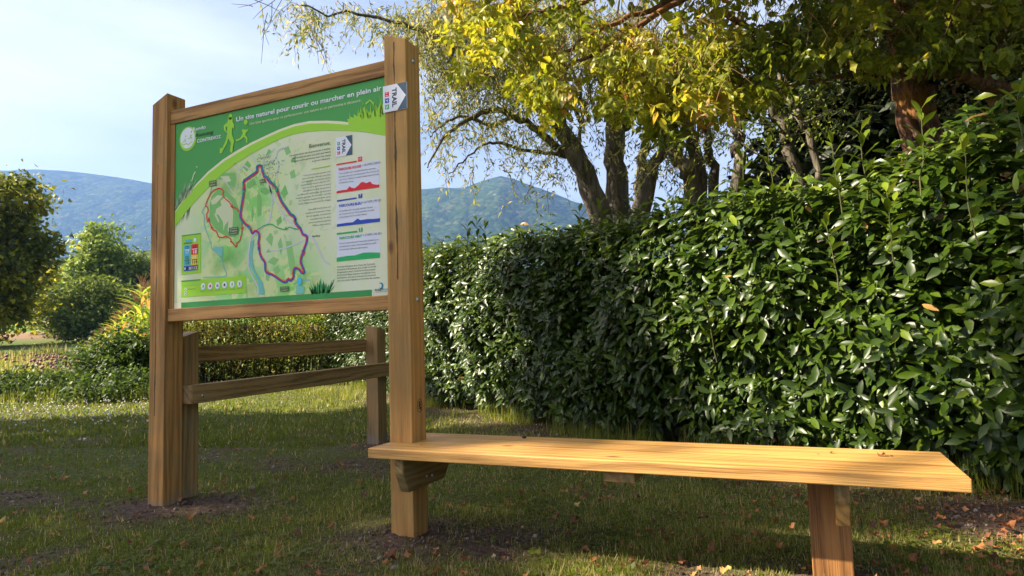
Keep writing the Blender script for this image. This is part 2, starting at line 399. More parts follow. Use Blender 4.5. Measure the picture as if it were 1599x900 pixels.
mountain('wooded_mountain', [(520, 352), (600, 322), (655, 303), (690, 299), (735, 296), (762, 290), (782, 286), (800, 290), (830, 301), (870, 314), (915, 330), (960, 345), (1050, 362), (1200, 380), (1400, 392), (1700, 400), (2100, 410)], 2300, 1200, 90, 900., MF)
mountain('wooded_hill', [(-400, 425), (-100, 418), (60, 413), (140, 405), (235, 400), (330, 412), (420, 430), (560, 450), (700, 455), (900, 465), (1200, 470)], 620, 260, 16, 55., MF)

# ================================================================== timber
def beam(name, x0, x1, y0, y1, z0, z1, mat, parent, bev=.004, cuts=None, sub=1):
    """board with softened edges; cuts moves chosen corners: {(ix,iy,iz): (dx,dy,dz)}"""
    bm = bmesh.new(); vs = {}
    for ix in (0, 1):
        for iy in (0, 1):
            for iz in (0, 1):
                d = (cuts or {}).get((ix, iy, iz), (0, 0, 0))
                vs[ix, iy, iz] = bm.verts.new(((x0, x1)[ix]+d[0], (y0, y1)[iy]+d[1], (z0, z1)[iz]+d[2]))
    q = lambda *k: bm.faces.new([vs[a_] for a_ in k])
    q((0,0,0),(0,1,0),(1,1,0),(1,0,0)); q((0,0,1),(1,0,1),(1,1,1),(0,1,1)); q((0,0,0),(1,0,0),(1,0,1),(0,0,1))
    q((0,1,0),(0,1,1),(1,1,1),(1,1,0)); q((0,0,0),(0,0,1),(0,1,1),(0,1,0)); q((1,0,0),(1,1,0),(1,1,1),(1,0,1))
    bmesh.ops.bevel(bm, geom=list(bm.edges), offset=bev, segments=3, affect='EDGES', profile=.6)
    me = bpy.data.meshes.new(name); bm.to_mesh(me); bm.free()
    me.polygons.foreach_set('use_smooth', [f.area < bev*3 for f in me.polygons]); 
    return link(name, me, mat, parent)
def bolt(name, loc, axis, r, parent, mat):
    bm = bmesh.new()
    bmesh.ops.create_cone(bm, cap_ends=True, segments=20, radius1=r*1.7, radius2=r*1.6, depth=.0025)
    b2 = bmesh.ops.create_uvsphere(bm, u_segments=16, v_segments=8, radius=r)['verts']
    for vv in b2: vv.co.z = vv.co.z*.55+.001
    M = (Matrix.Rotation(math.pi/2, 4, 'Y') if axis == 'x' else Matrix.Rotation(math.pi/2, 4, 'X'))
    bmesh.ops.transform(bm, matrix=Matrix.Translation(loc) @ M, verts=bm.verts)
    me = bpy.data.meshes.new(name); bm.to_mesh(me); bm.free()
    for f in me.polygons: f.use_smooth = True
    return link(name, me, mat, parent)
STEEL = flatmat('zinc_steel', (.55, .56, .55), .38, .5); STEEL.node_tree.nodes['Principled BSDF'].inputs['Metallic'].default_value = .9
W_P1 = wood('pine_post_left', 2, (.46, .225, .062), (.29, .13, .034), .4, True, crack=(0, -3.245, .5, 1.9), seed=1.3)
W_P2 = wood('pine_post_right', 2, (.50, .262, .074), (.36, .18, .048), .35, False, crack=(0, -1.655, 1.15, 2.27), seed=2.1)
W_RAIL = wood('pine_rail', 0, (.50, .25, .075), (.24, .105, .03), .2, seed=.5)
W_RAIL2 = wood('pine_lower_rail', 0, (.52, .26, .08), (.28, .125, .036), .2, seed=4.5)
W_BENCH = wood('pine_plank', 0, (.53, .285, .082), (.30, .145, .038), .10, seed=7.7, rough=.5)
W_LEG = wood('pine_leg', 2, (.30, .135, .04), (.13, .052, .015), .2, seed=9.1)
W_BR = wood('pine_bracket', 1, (.30, .17, .055), (.16, .085, .026), .6, seed=3.1)
W_FP = wood('weathered_fence_post', 2, (.36, .21, .08), (.18, .10, .036), .5, True, seed=6.1)
W_FR = wood('weathered_fence_rail', 1, (.40, .24, .095), (.20, .11, .04), .35, seed=5.2)
PX0, PX1, QX0, QX1, PY0, PY1 = -3.294, -3.174, -1.711, -1.591, 2.475, 2.595
# ---- information board
board = empty('information_board', (-2.44, 2.53, 0), 'tall wooden trail information board with a green and cream map panel between two thick posts', 'information board')
post1 = beam('post', PX0, PX1, PY0, PY1, -.3, 2.305, W_P1, board, .005, {(0,0,1): (0,0,-.05), (0,1,1): (0,0,-.05)}); post1['label'] = 'left post of the board, grey at its foot'
post2 = beam('post', QX0, QX1, PY0, PY1, -.3, 2.318, W_P2, board, .005, {(1,0,1): (0,0,-.044), (1,1,1): (0,0,-.044)}); post2['label'] = 'right post of the board with a drying crack down its face'
beam('top_rail', PX1+.001, QX0-.001, 2.494, 2.54, 2.126, 2.203, W_RAIL, board, .004)
beam('bottom_rail', PX1+.001, QX0-.001, 2.490, 2.54, 1.014, 1.0835, W_RAIL2, board, .004)
beam('batten', PX1+.001, PX1+.034, 2.4975, 2.54, 1.0840, 2.1255, W_P1, board, .003)
for z in (2.189, 1.058): bolt('bolt', (QX1+.001, 2.54, z), 'x', .0075, board, STEEL)
# burnt timber stamp low on the right post
INK = flatmat('burnt_mark', (.035, .02, .012), .9, .1)
tb = Tubes(); cz, cyy = .575, 2.54
th = np.linspace(0, 2*math.pi, 29); tb.add(np.stack([np.full(29, QX1+.0004), cyy+.019*np.cos(th), cz+.03*np.sin(th)], -1), .0011, 5)
for a_, b_ in (((-.008, .012), (.006, .018)), ((-.009, .0), (.009, .005)), ((.0, .018), (-.003, -.006)), ((-.008, -.012), (.009, -.010)), ((.004, -.004), (.006, -.02))):
    tb.add(np.array([(QX1+.0004, cyy+a_[0], cz+a_[1]), (QX1+.0004, cyy+b_[0], cz+b_[1])]), .0024, 6)
tb.build('burnt_stamp', INK, board)
# ---- bench
bench = empty('bench', (-.63, 2.535, 0), 'long backless wooden bench whose plank starts round the board post and runs to the right', 'bench')
plank = beam('seat', QX0+.002, .444, 2.308, 2.765, .3752, .418, W_BENCH, bench, .005)
bleg = beam('leg', 0.0, .127, PY0, PY1, -.3, .375, W_LEG, bench, .004)
def bracket(x0, x1, ya, yb, parent):
    prof = [(ya, .3748), (ya, .317), (ya+.045, .228), (yb-.06, .228), (yb, .30), (yb, .3748)]
    bm = bmesh.new(); A = [bm.verts.new((x0, y, z)) for y, z in prof]; B = [bm.verts.new((x1, y, z)) for y, z in prof]
    n = len(prof); bm.faces.new(A); bm.faces.new(B[::-1])
    for i in range(n): bm.faces.new([A[i], B[i], B[(i+1) % n], A[(i+1) % n]][::-1])
    bmesh.ops.recalc_face_normals(bm, faces=bm.faces); bmesh.ops.bevel(bm, geom=list(bm.edges), offset=.003, segments=2, affect='EDGES')
    me = bpy.data.meshes.new('bracket'); bm.to_mesh(me); bm.free(); return link('bracket', me, W_BR, parent)
bk1 = bracket(QX1+.001, QX1+.045, 2.33, 2.735, bench)
bk2 = bracket(.078, .122, 2.345, PY0-.001, bench)
bracket(.078, .122, PY1+.001, 2.735, bench)
for y, z in ((2.516, .268), (2.565, .262)): bolt('bolt', (QX1+.046, y, z), 'x', .0055, bk1, STEEL)
beam('cleat', -.68, -.565, 2.33, 2.74, .338, .3748, W_BR, bench, .003)
# ---- fence behind
fence = empty('fence', (-3.3, 3.65, 0), 'low weathered two-rail wooden fence running back behind the board', 'fence')
fp1 = beam('post', -3.322, -3.2, 2.602, 2.722, -.3, .962, W_FP, fence, .004, {(0,0,1): (0,0,-.035), (1,0,1): (0,0,-.035)})
fp2 = beam('post', -3.407, -3.285, 4.592, 4.714, -.3, 1.005, W_FP, fence, .004, {(1,0,1): (0,0,-.012), (1,1,1): (0,0,-.04)})
def skew_beam(name, xa, xb, ya, yb, th_, za0, za1, zb0, zb1, mat, parent):
    bm = bmesh.new(); P = [(xa-th_, ya, za0), (xa, ya, za0), (xb, yb, zb0), (xb-th_, yb, zb0), (xa-th_, ya, za1), (xa, ya, za1), (xb, yb, zb1), (xb-th_, yb, zb1)]
    v_ = [bm.verts.new(q_) for q_ in P]
    for f in ((0,3,2,1),(4,5,6,7),(0,1,5,4),(1,2,6,5),(2,3,7,6),(3,0,4,7)): bm.faces.new([v_[i] for i in f])
    bmesh.ops.bevel(bm, geom=list(bm.edges), offset=.004, segments=2, affect='EDGES')
    me = bpy.data.meshes.new(name); bm.to_mesh(me); bm.free(); return link(name, me, mat, parent)
lr = skew_beam('rail', -3.112, -3.202, 2.601, 4.80, .082, .552, .655, .576, .690, W_FR, fence); lr['label'] = 'lower rail, bolted to the near side of the posts'
ur = skew_beam('rail', -3.327, -3.409, 2.60, 4.72, .07, .777, .871, .786, .893, W_FR, fence); ur['label'] = 'upper rail, fixed to the far side of the posts'
bolt('bolt', (-3.112+.0005, 2.675, .593), 'x', .0055, lr, STEEL)
DG = {
 'corners': [(0.034,1.04),(1.45,1.05),(1.444,0.002),(0.045,0.006)],
 'arch_cream': [(0.199,0.681),(0.289,0.75),(0.396,0.799),(0.495,0.829),(0.604,0.859),(0.71,0.881),(0.813,0.897),(0.892,0.904),(0.79,0.912),(0.892,0.911),(0.991,0.904),(1.098,0.888),(1.182,0.871),(1.234,0.857)],
 'arch_lime_top': [(0.205,0.678),(0.295,0.74),(0.408,0.79),(0.507,0.82),(0.61,0.847),(0.716,0.87),(0.819,0.887),(0.892,0.894),(0.79,0.903),(0.892,0.9),(0.991,0.89),(1.098,0.874),(1.182,0.857),(1.233,0.844),(1.324,0.824),(1.447,0.792)],
 'arch_lime_bot': [(0.039,0.465),(0.154,0.56),(0.232,0.613),(0.317,0.68),(0.397,0.717),(0.452,0.749),(0.528,0.772),(0.61,0.794),(0.702,0.818),(0.774,0.836),(0.802,0.847),(0.881,0.854),(0.98,0.851),(1.098,0.839),(1.202,0.821),(1.304,0.8),(1.383,0.778),(1.449,0.755)],
 'lime_left_top': [(0.038,0.544),(0.346,0.783)],
 'title': [(0.497,0.983),(0.892,0.98),(1.426,0.988),(1.316,0.987)],
 'title_h': [(0.497,1.011),(0.497,0.983)],
 'sub': [(0.591,0.949),(1.311,0.957)],
 'logo_circ': [(0.133,1.013),(0.135,0.875),(0.066,0.955),(0.199,0.934)],
 'rando': [(0.173,0.983),(0.271,0.98)],
 'running': [(0.192,0.946),(0.329,0.942)],
 'contrevoz': [(0.206,0.912),(0.385,0.909)],
 'runner1': [(0.438,1.013),(0.47,1.011),(0.47,0.987),(0.482,0.966),(0.48,0.943),(0.467,0.955),(0.464,0.918),(0.482,0.878),(0.474,0.851),(0.468,0.813),(0.452,0.826),(0.458,0.872),(0.439,0.898),(0.43,0.872),(0.408,0.847),(0.39,0.824),(0.376,0.828),(0.378,0.854),(0.396,0.853),(0.42,0.887),(0.43,0.923),(0.432,0.96),(0.422,0.971),(0.42,0.944),(0.433,0.939),(0.428,0.931),(0.408,0.95),(0.405,0.974),(0.432,0.989)],
 'runner2': [(0.555,0.967),(0.573,0.965),(0.573,0.947),(0.567,0.925),(0.583,0.929),(0.584,0.922),(0.564,0.91),(0.561,0.898),(0.577,0.88),(0.576,0.852),(0.568,0.857),(0.565,0.876),(0.549,0.891),(0.534,0.879),(0.497,0.874),(0.495,0.883),(0.525,0.888),(0.543,0.91),(0.543,0.933),(0.535,0.93),(0.543,0.915),(0.531,0.918),(0.534,0.94),(0.553,0.948)],
 'grass_tr': [(1.233,0.844),(1.224,0.877),(1.244,0.868),(1.242,0.885),(1.262,0.874),(1.265,0.894),(1.285,0.874),(1.295,0.898),(1.31,0.874),(1.326,0.926),(1.34,0.873),(1.365,0.894),(1.37,0.876),(1.39,0.915),(1.404,0.896),(1.42,0.926),(1.429,0.908),(1.447,0.946),(1.449,0.863),(1.447,0.792)],
 'reed': [(1.341,0.97),(1.366,0.944),(1.385,0.916)],
 'trail_small': [(1.154,0.792),(1.214,0.793),(1.253,0.792),(1.253,0.694),(1.213,0.694),(1.154,0.696)],
 'trail_tip': [(1.248,0.742)],
 'red_bar': [(1.156,0.661),(1.278,0.661),(1.278,0.654),(1.156,0.654)],
 'red_num': [(1.285,0.677),(1.309,0.678),(1.309,0.655),(1.286,0.654)],
 'white_box': [(1.158,0.644),(1.153,0.184),(1.405,0.191)],
 'pr_text': [(1.171,0.628),(1.306,0.626),(1.324,0.627),(1.422,0.63)],
 'small_r': [(1.171,0.607),(1.389,0.608),(1.172,0.591),(1.407,0.593),(1.172,0.575),(1.408,0.579),(1.171,0.562),(1.259,0.564)],
 'red_prof': [(1.157,0.522),(1.157,0.526),(1.192,0.527),(1.217,0.526),(1.234,0.541),(1.245,0.532),(1.264,0.528),(1.287,0.54),(1.298,0.55),(1.312,0.553),(1.331,0.544),(1.354,0.549),(1.367,0.535),(1.396,0.528),(1.406,0.53),(1.406,0.516)],
 'blue_bar': [(1.158,0.481),(1.275,0.482),(1.275,0.475),(1.158,0.473)],
 'blue_num': [(1.285,0.496),(1.308,0.497),(1.308,0.476),(1.285,0.475)],
 'pb_text': [(1.174,0.446),(1.296,0.446),(1.304,0.446),(1.401,0.45)],
 'small_b': [(1.174,0.422),(1.37,0.426),(1.174,0.408),(1.378,0.412),(1.174,0.393),(1.335,0.397)],
 'blue_prof': [(1.157,0.351),(1.157,0.363),(1.215,0.364),(1.251,0.363),(1.279,0.379),(1.295,0.369),(1.334,0.37),(1.373,0.367),(1.408,0.367),(1.407,0.351)],
 'green_bar': [(1.154,0.319),(1.276,0.32),(1.276,0.312),(1.154,0.311)],
 'green_num': [(1.285,0.332),(1.307,0.332),(1.307,0.313),(1.285,0.312)],
 'pg_text': [(1.168,0.287),(1.296,0.288),(1.302,0.29),(1.391,0.291)],
 'small_g': [(1.168,0.264),(1.394,0.265),(1.168,0.25),(1.383,0.254),(1.168,0.236),(1.332,0.239)],
 'green_prof': [(1.154,0.181),(1.154,0.199),(1.213,0.203),(1.261,0.202),(1.308,0.211),(1.355,0.209),(1.405,0.204),(1.404,0.181)],
 'par3': [(1.155,0.15),(1.375,0.154),(1.155,0.14),(1.381,0.141),(1.155,0.126),(1.377,0.128),(1.155,0.112),(1.377,0.113),(1.155,0.097),(1.38,0.101),(1.155,0.084),(1.402,0.088)],
 'logo_b': [(1.41,0.055),(1.373,0.029),(1.419,0.027),(1.445,0.03),(1.377,0.021),(1.443,0.02)],
 'bot_green': [(0.091,0.031),(0.091,0.01),(1.355,0.034),(1.355,0.01)],
 'bienv': [(0.988,0.764),(1.122,0.765)],
 'par1': [(0.859,0.74),(1.122,0.742),(0.877,0.726),(1.122,0.727),(0.871,0.708),(1.122,0.711),(1.004,0.692),(1.119,0.694)],
 'lime_rule': [(1,0.657),(1.12,0.66),(1.12,0.655),(1,0.653)],
 'par2': [(0.951,0.626),(1.121,0.627),(0.933,0.576),(1.12,0.576),(0.91,0.513),(1.12,0.516),(0.918,0.481),(1.119,0.485)],
 'par2b': [(0.981,0.449),(1.119,0.452),(0.961,0.415),(1.118,0.419),(0.982,0.383),(1.12,0.386),(1.005,0.367),(1.12,0.367)],
 'belley': [(1.005,0.314),(1.054,0.316)],
 'tri': [(0.548,0.652),(0.598,0.672),(0.635,0.688),(0.644,0.699),(0.644,0.718),(0.672,0.717),(0.68,0.69),(0.693,0.657),(0.708,0.653),(0.72,0.635),(0.756,0.605),(0.776,0.584),(0.785,0.56),(0.806,0.516),(0.832,0.483),(0.867,0.441),(0.887,0.43),(0.901,0.408),(0.894,0.413),(0.906,0.386),(0.932,0.36),(0.947,0.333),(0.97,0.322),(0.97,0.294),(0.952,0.254),(0.931,0.202),(0.943,0.171),(0.954,0.142),(0.94,0.137),(0.916,0.159),(0.893,0.165),(0.885,0.147),(0.884,0.119),(0.862,0.104),(0.851,0.114),(0.833,0.099),(0.808,0.106),(0.772,0.127),(0.744,0.142),(0.711,0.154),(0.698,0.169),(0.695,0.208),(0.676,0.231),(0.661,0.258),(0.656,0.288),(0.651,0.317),(0.658,0.355),(0.635,0.379),(0.61,0.366),(0.594,0.395),(0.562,0.42),(0.532,0.455),(0.526,0.476),(0.542,0.551),(0.551,0.602),(0.548,0.652)],
 'red_loop': [(0.526,0.479),(0.497,0.513),(0.469,0.52),(0.452,0.547),(0.426,0.567),(0.407,0.584),(0.397,0.6),(0.405,0.614),(0.375,0.635),(0.329,0.627),(0.306,0.609),(0.277,0.567),(0.274,0.548),(0.286,0.542),(0.292,0.52),(0.28,0.5),(0.289,0.458),(0.298,0.483),(0.306,0.45),(0.33,0.414),(0.353,0.403),(0.371,0.372),(0.399,0.366),(0.422,0.369),(0.456,0.354),(0.459,0.334),(0.463,0.339),(0.497,0.306),(0.501,0.326),(0.521,0.336),(0.53,0.36),(0.537,0.382),(0.539,0.402),(0.538,0.444)],
 'green_line': [(0.92,0.361),(0.888,0.367),(0.858,0.377),(0.837,0.367),(0.803,0.374),(0.773,0.385),(0.754,0.398),(0.736,0.404),(0.698,0.403),(0.667,0.393),(0.645,0.383)],
 'road1': [(0.481,0.757),(0.522,0.718),(0.548,0.736),(0.61,0.696)],
 'road2': [(0.604,0.792),(0.638,0.731),(0.674,0.723),(0.762,0.742),(0.786,0.782),(0.851,0.796)],
 'road3': [(0.684,0.708),(0.693,0.667),(0.708,0.639),(0.744,0.56),(0.797,0.48),(0.855,0.412),(0.834,0.429),(0.906,0.37),(0.988,0.32),(1.028,0.28),(1.067,0.203),(1.112,0.168)],
 'road4': [(0.642,0.037),(0.648,0.082),(0.604,0.152),(0.581,0.202),(0.594,0.327),(0.626,0.363),(0.68,0.396),(0.723,0.421),(0.73,0.439),(0.743,0.505),(0.741,0.551),(0.726,0.609)],
 'road5': [(0.952,0.302),(0.887,0.285),(0.821,0.274),(0.772,0.268),(0.723,0.27)],
 'canal': [(0.623,0.336),(0.6,0.326),(0.59,0.269),(0.592,0.201),(0.642,0.13),(0.658,0.046),(0.692,0.044),(0.679,0.109),(0.623,0.179),(0.607,0.258)],
 'lake': [(0.922,0.122),(0.936,0.109),(0.936,0.088),(0.925,0.078),(0.913,0.08),(0.905,0.1),(0.91,0.118)],
 'lake2': [(0.901,0.077),(0.951,0.071),(0.951,0.046),(0.936,0.035),(0.899,0.036)],
 'river': [(0.317,0.655),(0.306,0.622),(0.277,0.56),(0.245,0.521),(0.262,0.501),(0.266,0.441),(0.308,0.352),(0.321,0.31),(0.346,0.294),(0.393,0.249),(0.408,0.206),(0.427,0.164),(0.384,0.156),(0.258,0.162)],
 'pond': [(0.321,0.31),(0.346,0.321),(0.402,0.317),(0.399,0.257),(0.371,0.282)],
 'sgn': [(0.299,0.683),(0.353,0.652),(0.447,0.413),(0.511,0.374),(0.662,0.645),(0.699,0.626),(0.798,0.078),(0.855,0.054)],
 'emerg': [(0.092,0.405),(0.238,0.405),(0.24,0.186),(0.092,0.186)],
 'emerg_dark': [(0.092,0.399),(0.238,0.398)],
 'c17': [(0.109,0.348),(0.16,0.292)],
 'c18': [(0.166,0.348),(0.219,0.29)],
 'c15': [(0.11,0.292),(0.161,0.236)],
 'c114': [(0.166,0.29),(0.218,0.234)],
 'c112': [(0.11,0.232),(0.218,0.204)],
 'legend': [(0.093,0.158),(0.565,0.146),(0.567,0.061),(0.092,0.062)],
 'legend_dark': [(0.093,0.15),(0.239,0.151)],
 'icons': [(0.259,0.112),(0.311,0.111),(0.365,0.111),(0.416,0.111),(0.47,0.11),(0.523,0.111),(0.259,0.127)],
 'tuft_b': [(1.003,0.032),(0.991,0.058),(1.003,0.048),(0.997,0.069),(1.012,0.052),(1.018,0.079),(1.026,0.06),(1.035,0.091),(1.043,0.068),(1.055,0.108),(1.06,0.067),(1.072,0.089),(1.077,0.062),(1.089,0.079),(1.091,0.056),(1.105,0.074),(1.1,0.047),(1.111,0.037)],
 'redarrows': [(0.469,0.526),(0.32,0.427),(0.54,0.402)],
 'triarrows': [(0.551,0.607),(0.78,0.57),(0.587,0.405),(0.656,0.285),(0.948,0.247)],
 'grn1': [(0.369,0.682),(0.351,0.71),(0.397,0.717),(0.488,0.705),(0.494,0.667),(0.483,0.626),(0.432,0.649),(0.409,0.682)],
 'marker': [(-1.709,2.062),(-1.585,2.065),(-1.582,1.938),(-1.708,1.938),(-1.632,2.063),(-1.586,2.002),(-1.624,1.936)],
}
# ================================================================== printed panel
PU, PV, PYF = -3.174, 1.0825, 2.505
def lin(r, g, b): return tuple(((c/255+.055)/1.055)**2.4 if c > 10 else c/255/12.92 for c in (r, g, b))
pm_cache = {}
def ink(name, rgb):
    if name not in pm_cache: pm_cache[name] = flatmat('print_'+name, lin(*rgb), .42, .35)
    return pm_cache[name]
I_DG = ink('dark_green', (64, 160, 68)); I_LIME = ink('lime', (162, 218, 40)); I_CR = ink('cream', (238, 232, 190)); I_WH = ink('white', (236, 236, 240))
I_RED = ink('red', (232, 16, 30)); I_BL = ink('blue', (26, 70, 180)); I_GR = ink('green', (22, 178, 92)); I_TXT = ink('text', (58, 70, 62)); I_NAVY = ink('slate', (62, 88, 110))
I_TEAL = ink('teal', (120, 196, 180)); I_AQUA = ink('aqua', (80, 190, 225)); I_ROAD = ink('road', (214, 212, 212)); I_YEL = ink('yellow', (245, 205, 30)); I_BG = ink('base_green', (52, 150, 72)); I_BLK = ink('black', (35, 38, 36)); I_SG = ink('sign_green', (72, 110, 62)); I_CY = ink('cyan', (70, 185, 215)); I_MAG = ink('crimson', (190, 20, 70))
# panel body with the softly mottled map background printed on it
mm, t, p, o = newmat('print_map_background'); _, raw = objcoord(t)
sx = N(t, 'ShaderNodeSeparateXYZ'); t.links.new(raw, sx.inputs[0])
def gauss(cx, cz, rx, rz):
    a = math_(t, 'DIVIDE', math_(t, 'SUBTRACT', sx.outputs[0], PU+cx), rx); b = math_(t, 'DIVIDE', math_(t, 'SUBTRACT', sx.outputs[2], PV+cz), rz)
    return math_(t, 'EXPONENT', math_(t, 'MULTIPLY', math_(t, 'ADD', math_(t, 'MULTIPLY', a, a), math_(t, 'MULTIPLY', b, b)), -1))
g = gauss(.42, .34, .22, .34)
for a in ((.52, .10, .30, .14), (.86, .08, .20, .20), (.40, .66, .14, .12), (.62, .55, .20, .2)): g = math_(t, 'MAXIMUM', g, gauss(*a))
nlo = noise(t, raw, 4.5, 3, .5); npat = noise(t, raw, 11, 4, .62, .3); nfin = noise(t, raw, 24, 3, .6)
base = ramp(t, nlo, [(.35, lin(226, 228, 182)), (.65, lin(236, 236, 204))])
soft = mixc(t, math_(t, 'MULTIPLY', g, .95), base, lin(132, 214, 92))
patch = ramp(t, npat, [(.47, (0, 0, 0)), (.50, (1, 1, 1))]); bw = N(t, 'ShaderNodeRGBToBW'); t.links.new(patch, bw.inputs[0])
pf = math_(t, 'MULTIPLY', bw.outputs[0], math_(t, 'MINIMUM', math_(t, 'MULTIPLY', g, 1.6), .75))
c = mixc(t, pf, soft, lin(226, 228, 156))
deep = ramp(t, noise(t, raw, 6.2, 3, .5), [(.55, (0, 0, 0)), (.7, (1, 1, 1))]); bw2 = N(t, 'ShaderNodeRGBToBW'); t.links.new(deep, bw2.inputs[0])
c = mixc(t, math_(t, 'MULTIPLY', math_(t, 'MULTIPLY', bw2.outputs[0], g), .7), c, lin(92, 160, 56))
wg = ramp(t, nfin, [(.60, (0, 0, 0)), (.625, (1, 1, 1))]); bw3 = N(t, 'ShaderNodeRGBToBW'); t.links.new(wg, bw3.inputs[0])
mid = gauss(.75, .45, .35, .40)
c = mixc(t, math_(t, 'MULTIPLY', math_(t, 'MULTIPLY', bw3.outputs[0], mid), .7), c, lin(150, 200, 110))
t.links.new(c, p.inputs['Base Color']); p.inputs['Roughness'].default_value = .42; p.inputs['Specular IOR Level'].default_value = .35
panel = beam('map_panel', PX1+.0345, QX0-.001, PYF, PYF+.004, 1.0838, 2.1258, mm, board, .0005)
class Print:
    """flat printed shapes lying on the board, gathered into one mesh with several inks"""
    def __init__(s): s.V = []; s.F = []; s.M = []; s.mats = []
    def mi(s, m_):
        if m_ not in s.mats: s.mats.append(m_)
        return s.mats.index(m_)
    def poly(s, pts, m_, L):
        y = PYF-.0005*L; o_ = len(s.V)
        vs = [Vector((PU+u, y, PV+v)) for u, v in pts]; s.V += [tuple(v) for v in vs]
        for tr in tessellate_polygon([vs]):
            a, b, c_ = [vs[i] for i in tr]
            if (b-a).cross(c_-a).y > 0: tr = tr[::-1]
            s.F.append([i+o_ for i in tr]); s.M.append(s.mi(m_))
    def rect(s, u0_, v0_, u1_, v1_, m_, L): s.poly([(u0_, v0_), (u1_, v0_), (u1_, v1_), (u0_, v1_)], m_, L)
    def disc(s, u, v, ru, rv, m_, L, n=28): s.poly([(u+ru*math.cos(a), v+rv*math.sin(a)) for a in np.linspace(0, 2*math.pi, n, endpoint=False)], m_, L)
    def line(s, pts, wd, m_, L, off=0.0):
        P = np.array(pts, float)
        d = np.gradient(P, axis=0); d = nrm(d); nn = np.stack([-d[:, 1], d[:, 0]], -1); y = PYF-.0005*L
        A = P+nn*(off+wd/2); B = P+nn*(off-wd/2); o_ = len(s.V)
        for a, b in zip(A, B): s.V += [(PU+a[0], y, PV+a[1]), (PU+b[0], y, PV+b[1])]
        for i in range(len(P)-1):
            f = [o_+2*i, o_+2*i+1, o_+2*i+3, o_+2*i+2]; s.F.append(f); s.M.append(s.mi(m_))
    def text(s, txt, u, v, wd, ht, m_, L, align='LEFT', bold=0.0, shear=0.0, rot=0.0, lines=1.0):
        """ht = cap height, wd = total width (0 keeps the natural width); (u,v) = left or right end of the baseline"""
        cu = bpy.data.curves.new('t', 'FONT'); cu.body = txt; cu.align_x = 'LEFT'; cu.size = 1; cu.offset = bold; cu.shear = shear; cu.resolution_u = 3; cu.fill_mode = 'FRONT'
        ob = bpy.data.objects.new('t', cu); C.objects.link(ob)
        dg = bpy.context.evaluated_depsgraph_get(); me = bpy.data.meshes.new_from_object(ob.evaluated_get(dg))
        co = np.empty(len(me.vertices)*3, np.float32); me.vertices.foreach_get('co', co); co = co.reshape(-1, 3)
        w0 = co[:, 0].max()-co[:, 0].min(); kx = wd/w0 if wd else ht/.73
        X = (co[:, 0]-co[:, 0].min())*kx; Y_ = co[:, 1]*ht/.73; W_ = w0*kx
        if align == 'RIGHT': X = X-W_
        if align == 'CENTER': X = X-W_/2
        cr_, sr_ = math.cos(rot), math.sin(rot); X, Y_ = X*cr_-Y_*sr_, X*sr_+Y_*cr_
        o_ = len(s.V); y = PYF-.0005*L
        s.V += [(PU+u+a, y, PV+v+b) for a, b in zip(X, Y_)]
        for f in me.polygons:
            vs = list(f.vertices); a, b, c_ = [Vector(s.V[o_+i]) for i in vs[:3]]
            s.F.append([o_+i for i in vs]); s.M.append(s.mi(m_))
        bpy.data.objects.remove(ob); bpy.data.curves.remove(cu); bpy.data.meshes.remove(me); return W_
    def build(s, name, parent):
        me = bpy.data.meshes.new(name); me.from_pydata(s.V, [], s.F)
        for m_ in s.mats: me.materials.append(m_)
        me.polygons.foreach_set('material_index', s.M); me.update()
        ob = bpy.data.objects.new(name, me); C.objects.link(ob); ob.parent = parent; ob.matrix_parent_inverse = Matrix.Identity(4); return ob
UL, UR, VB, VT = .0355, 1.461, .0022, 1.0425
bgp = Print()
# header: dark green above the arch
out = [(.035, .530), (.108, .603)]+[q for q in DG['arch_cream'][1:6]]+[(.71, .881), (.81, .895), (.892, .904), (.991, .904), (1.099, .888), (1.182, .871), (1.2335, .857)]
cream_top = [(UL, .545), (.12, .622), (.2, .681), (.289, .7385), (.396, .789), (.495, .823), (.604, .853), (.71, .876), (.79, .892), (.892, .9045), (.991, .904), (1.099, .888), (1.182, .871), (1.234, .857)]
lime_top = [(UL, .538), (.12, .614), (.2, .670), (.295, .7275), (.408, .779), (.507, .8105), (.61, .841), (.716, .864), (.80, .880), (.892, .892), (.991, .8905), (1.099, .874), (1.182, .857), (1.234, .8445), (1.324, .8236), (UR, .790)]
lime_bot = [(UL, .452), (.115, .527), (.2, .588), (.317, .668), (.397, .712), (.51, .760), (.61, .794), (.702, .818), (.80, .8415), (.881, .852), (.98, .8505), (1.098, .8386), (1.202, .8212), (1.304, .7995), (1.383, .777), (UR, .752)]
bgp.poly(cream_top+[(1.30, .838), (UR, .80), (UR, VT), (UL, VT)], I_DG, 1)
bgp.poly(cream_top+lime_top[:14][::-1], I_CR, 2)
bgp.poly(lime_top+lime_bot[::-1], I_LIME, 3)
bgp.poly(DG['grass_tr'][:-1]+[(1.461, .95), (UR, .790)][::1], I_LIME, 4)
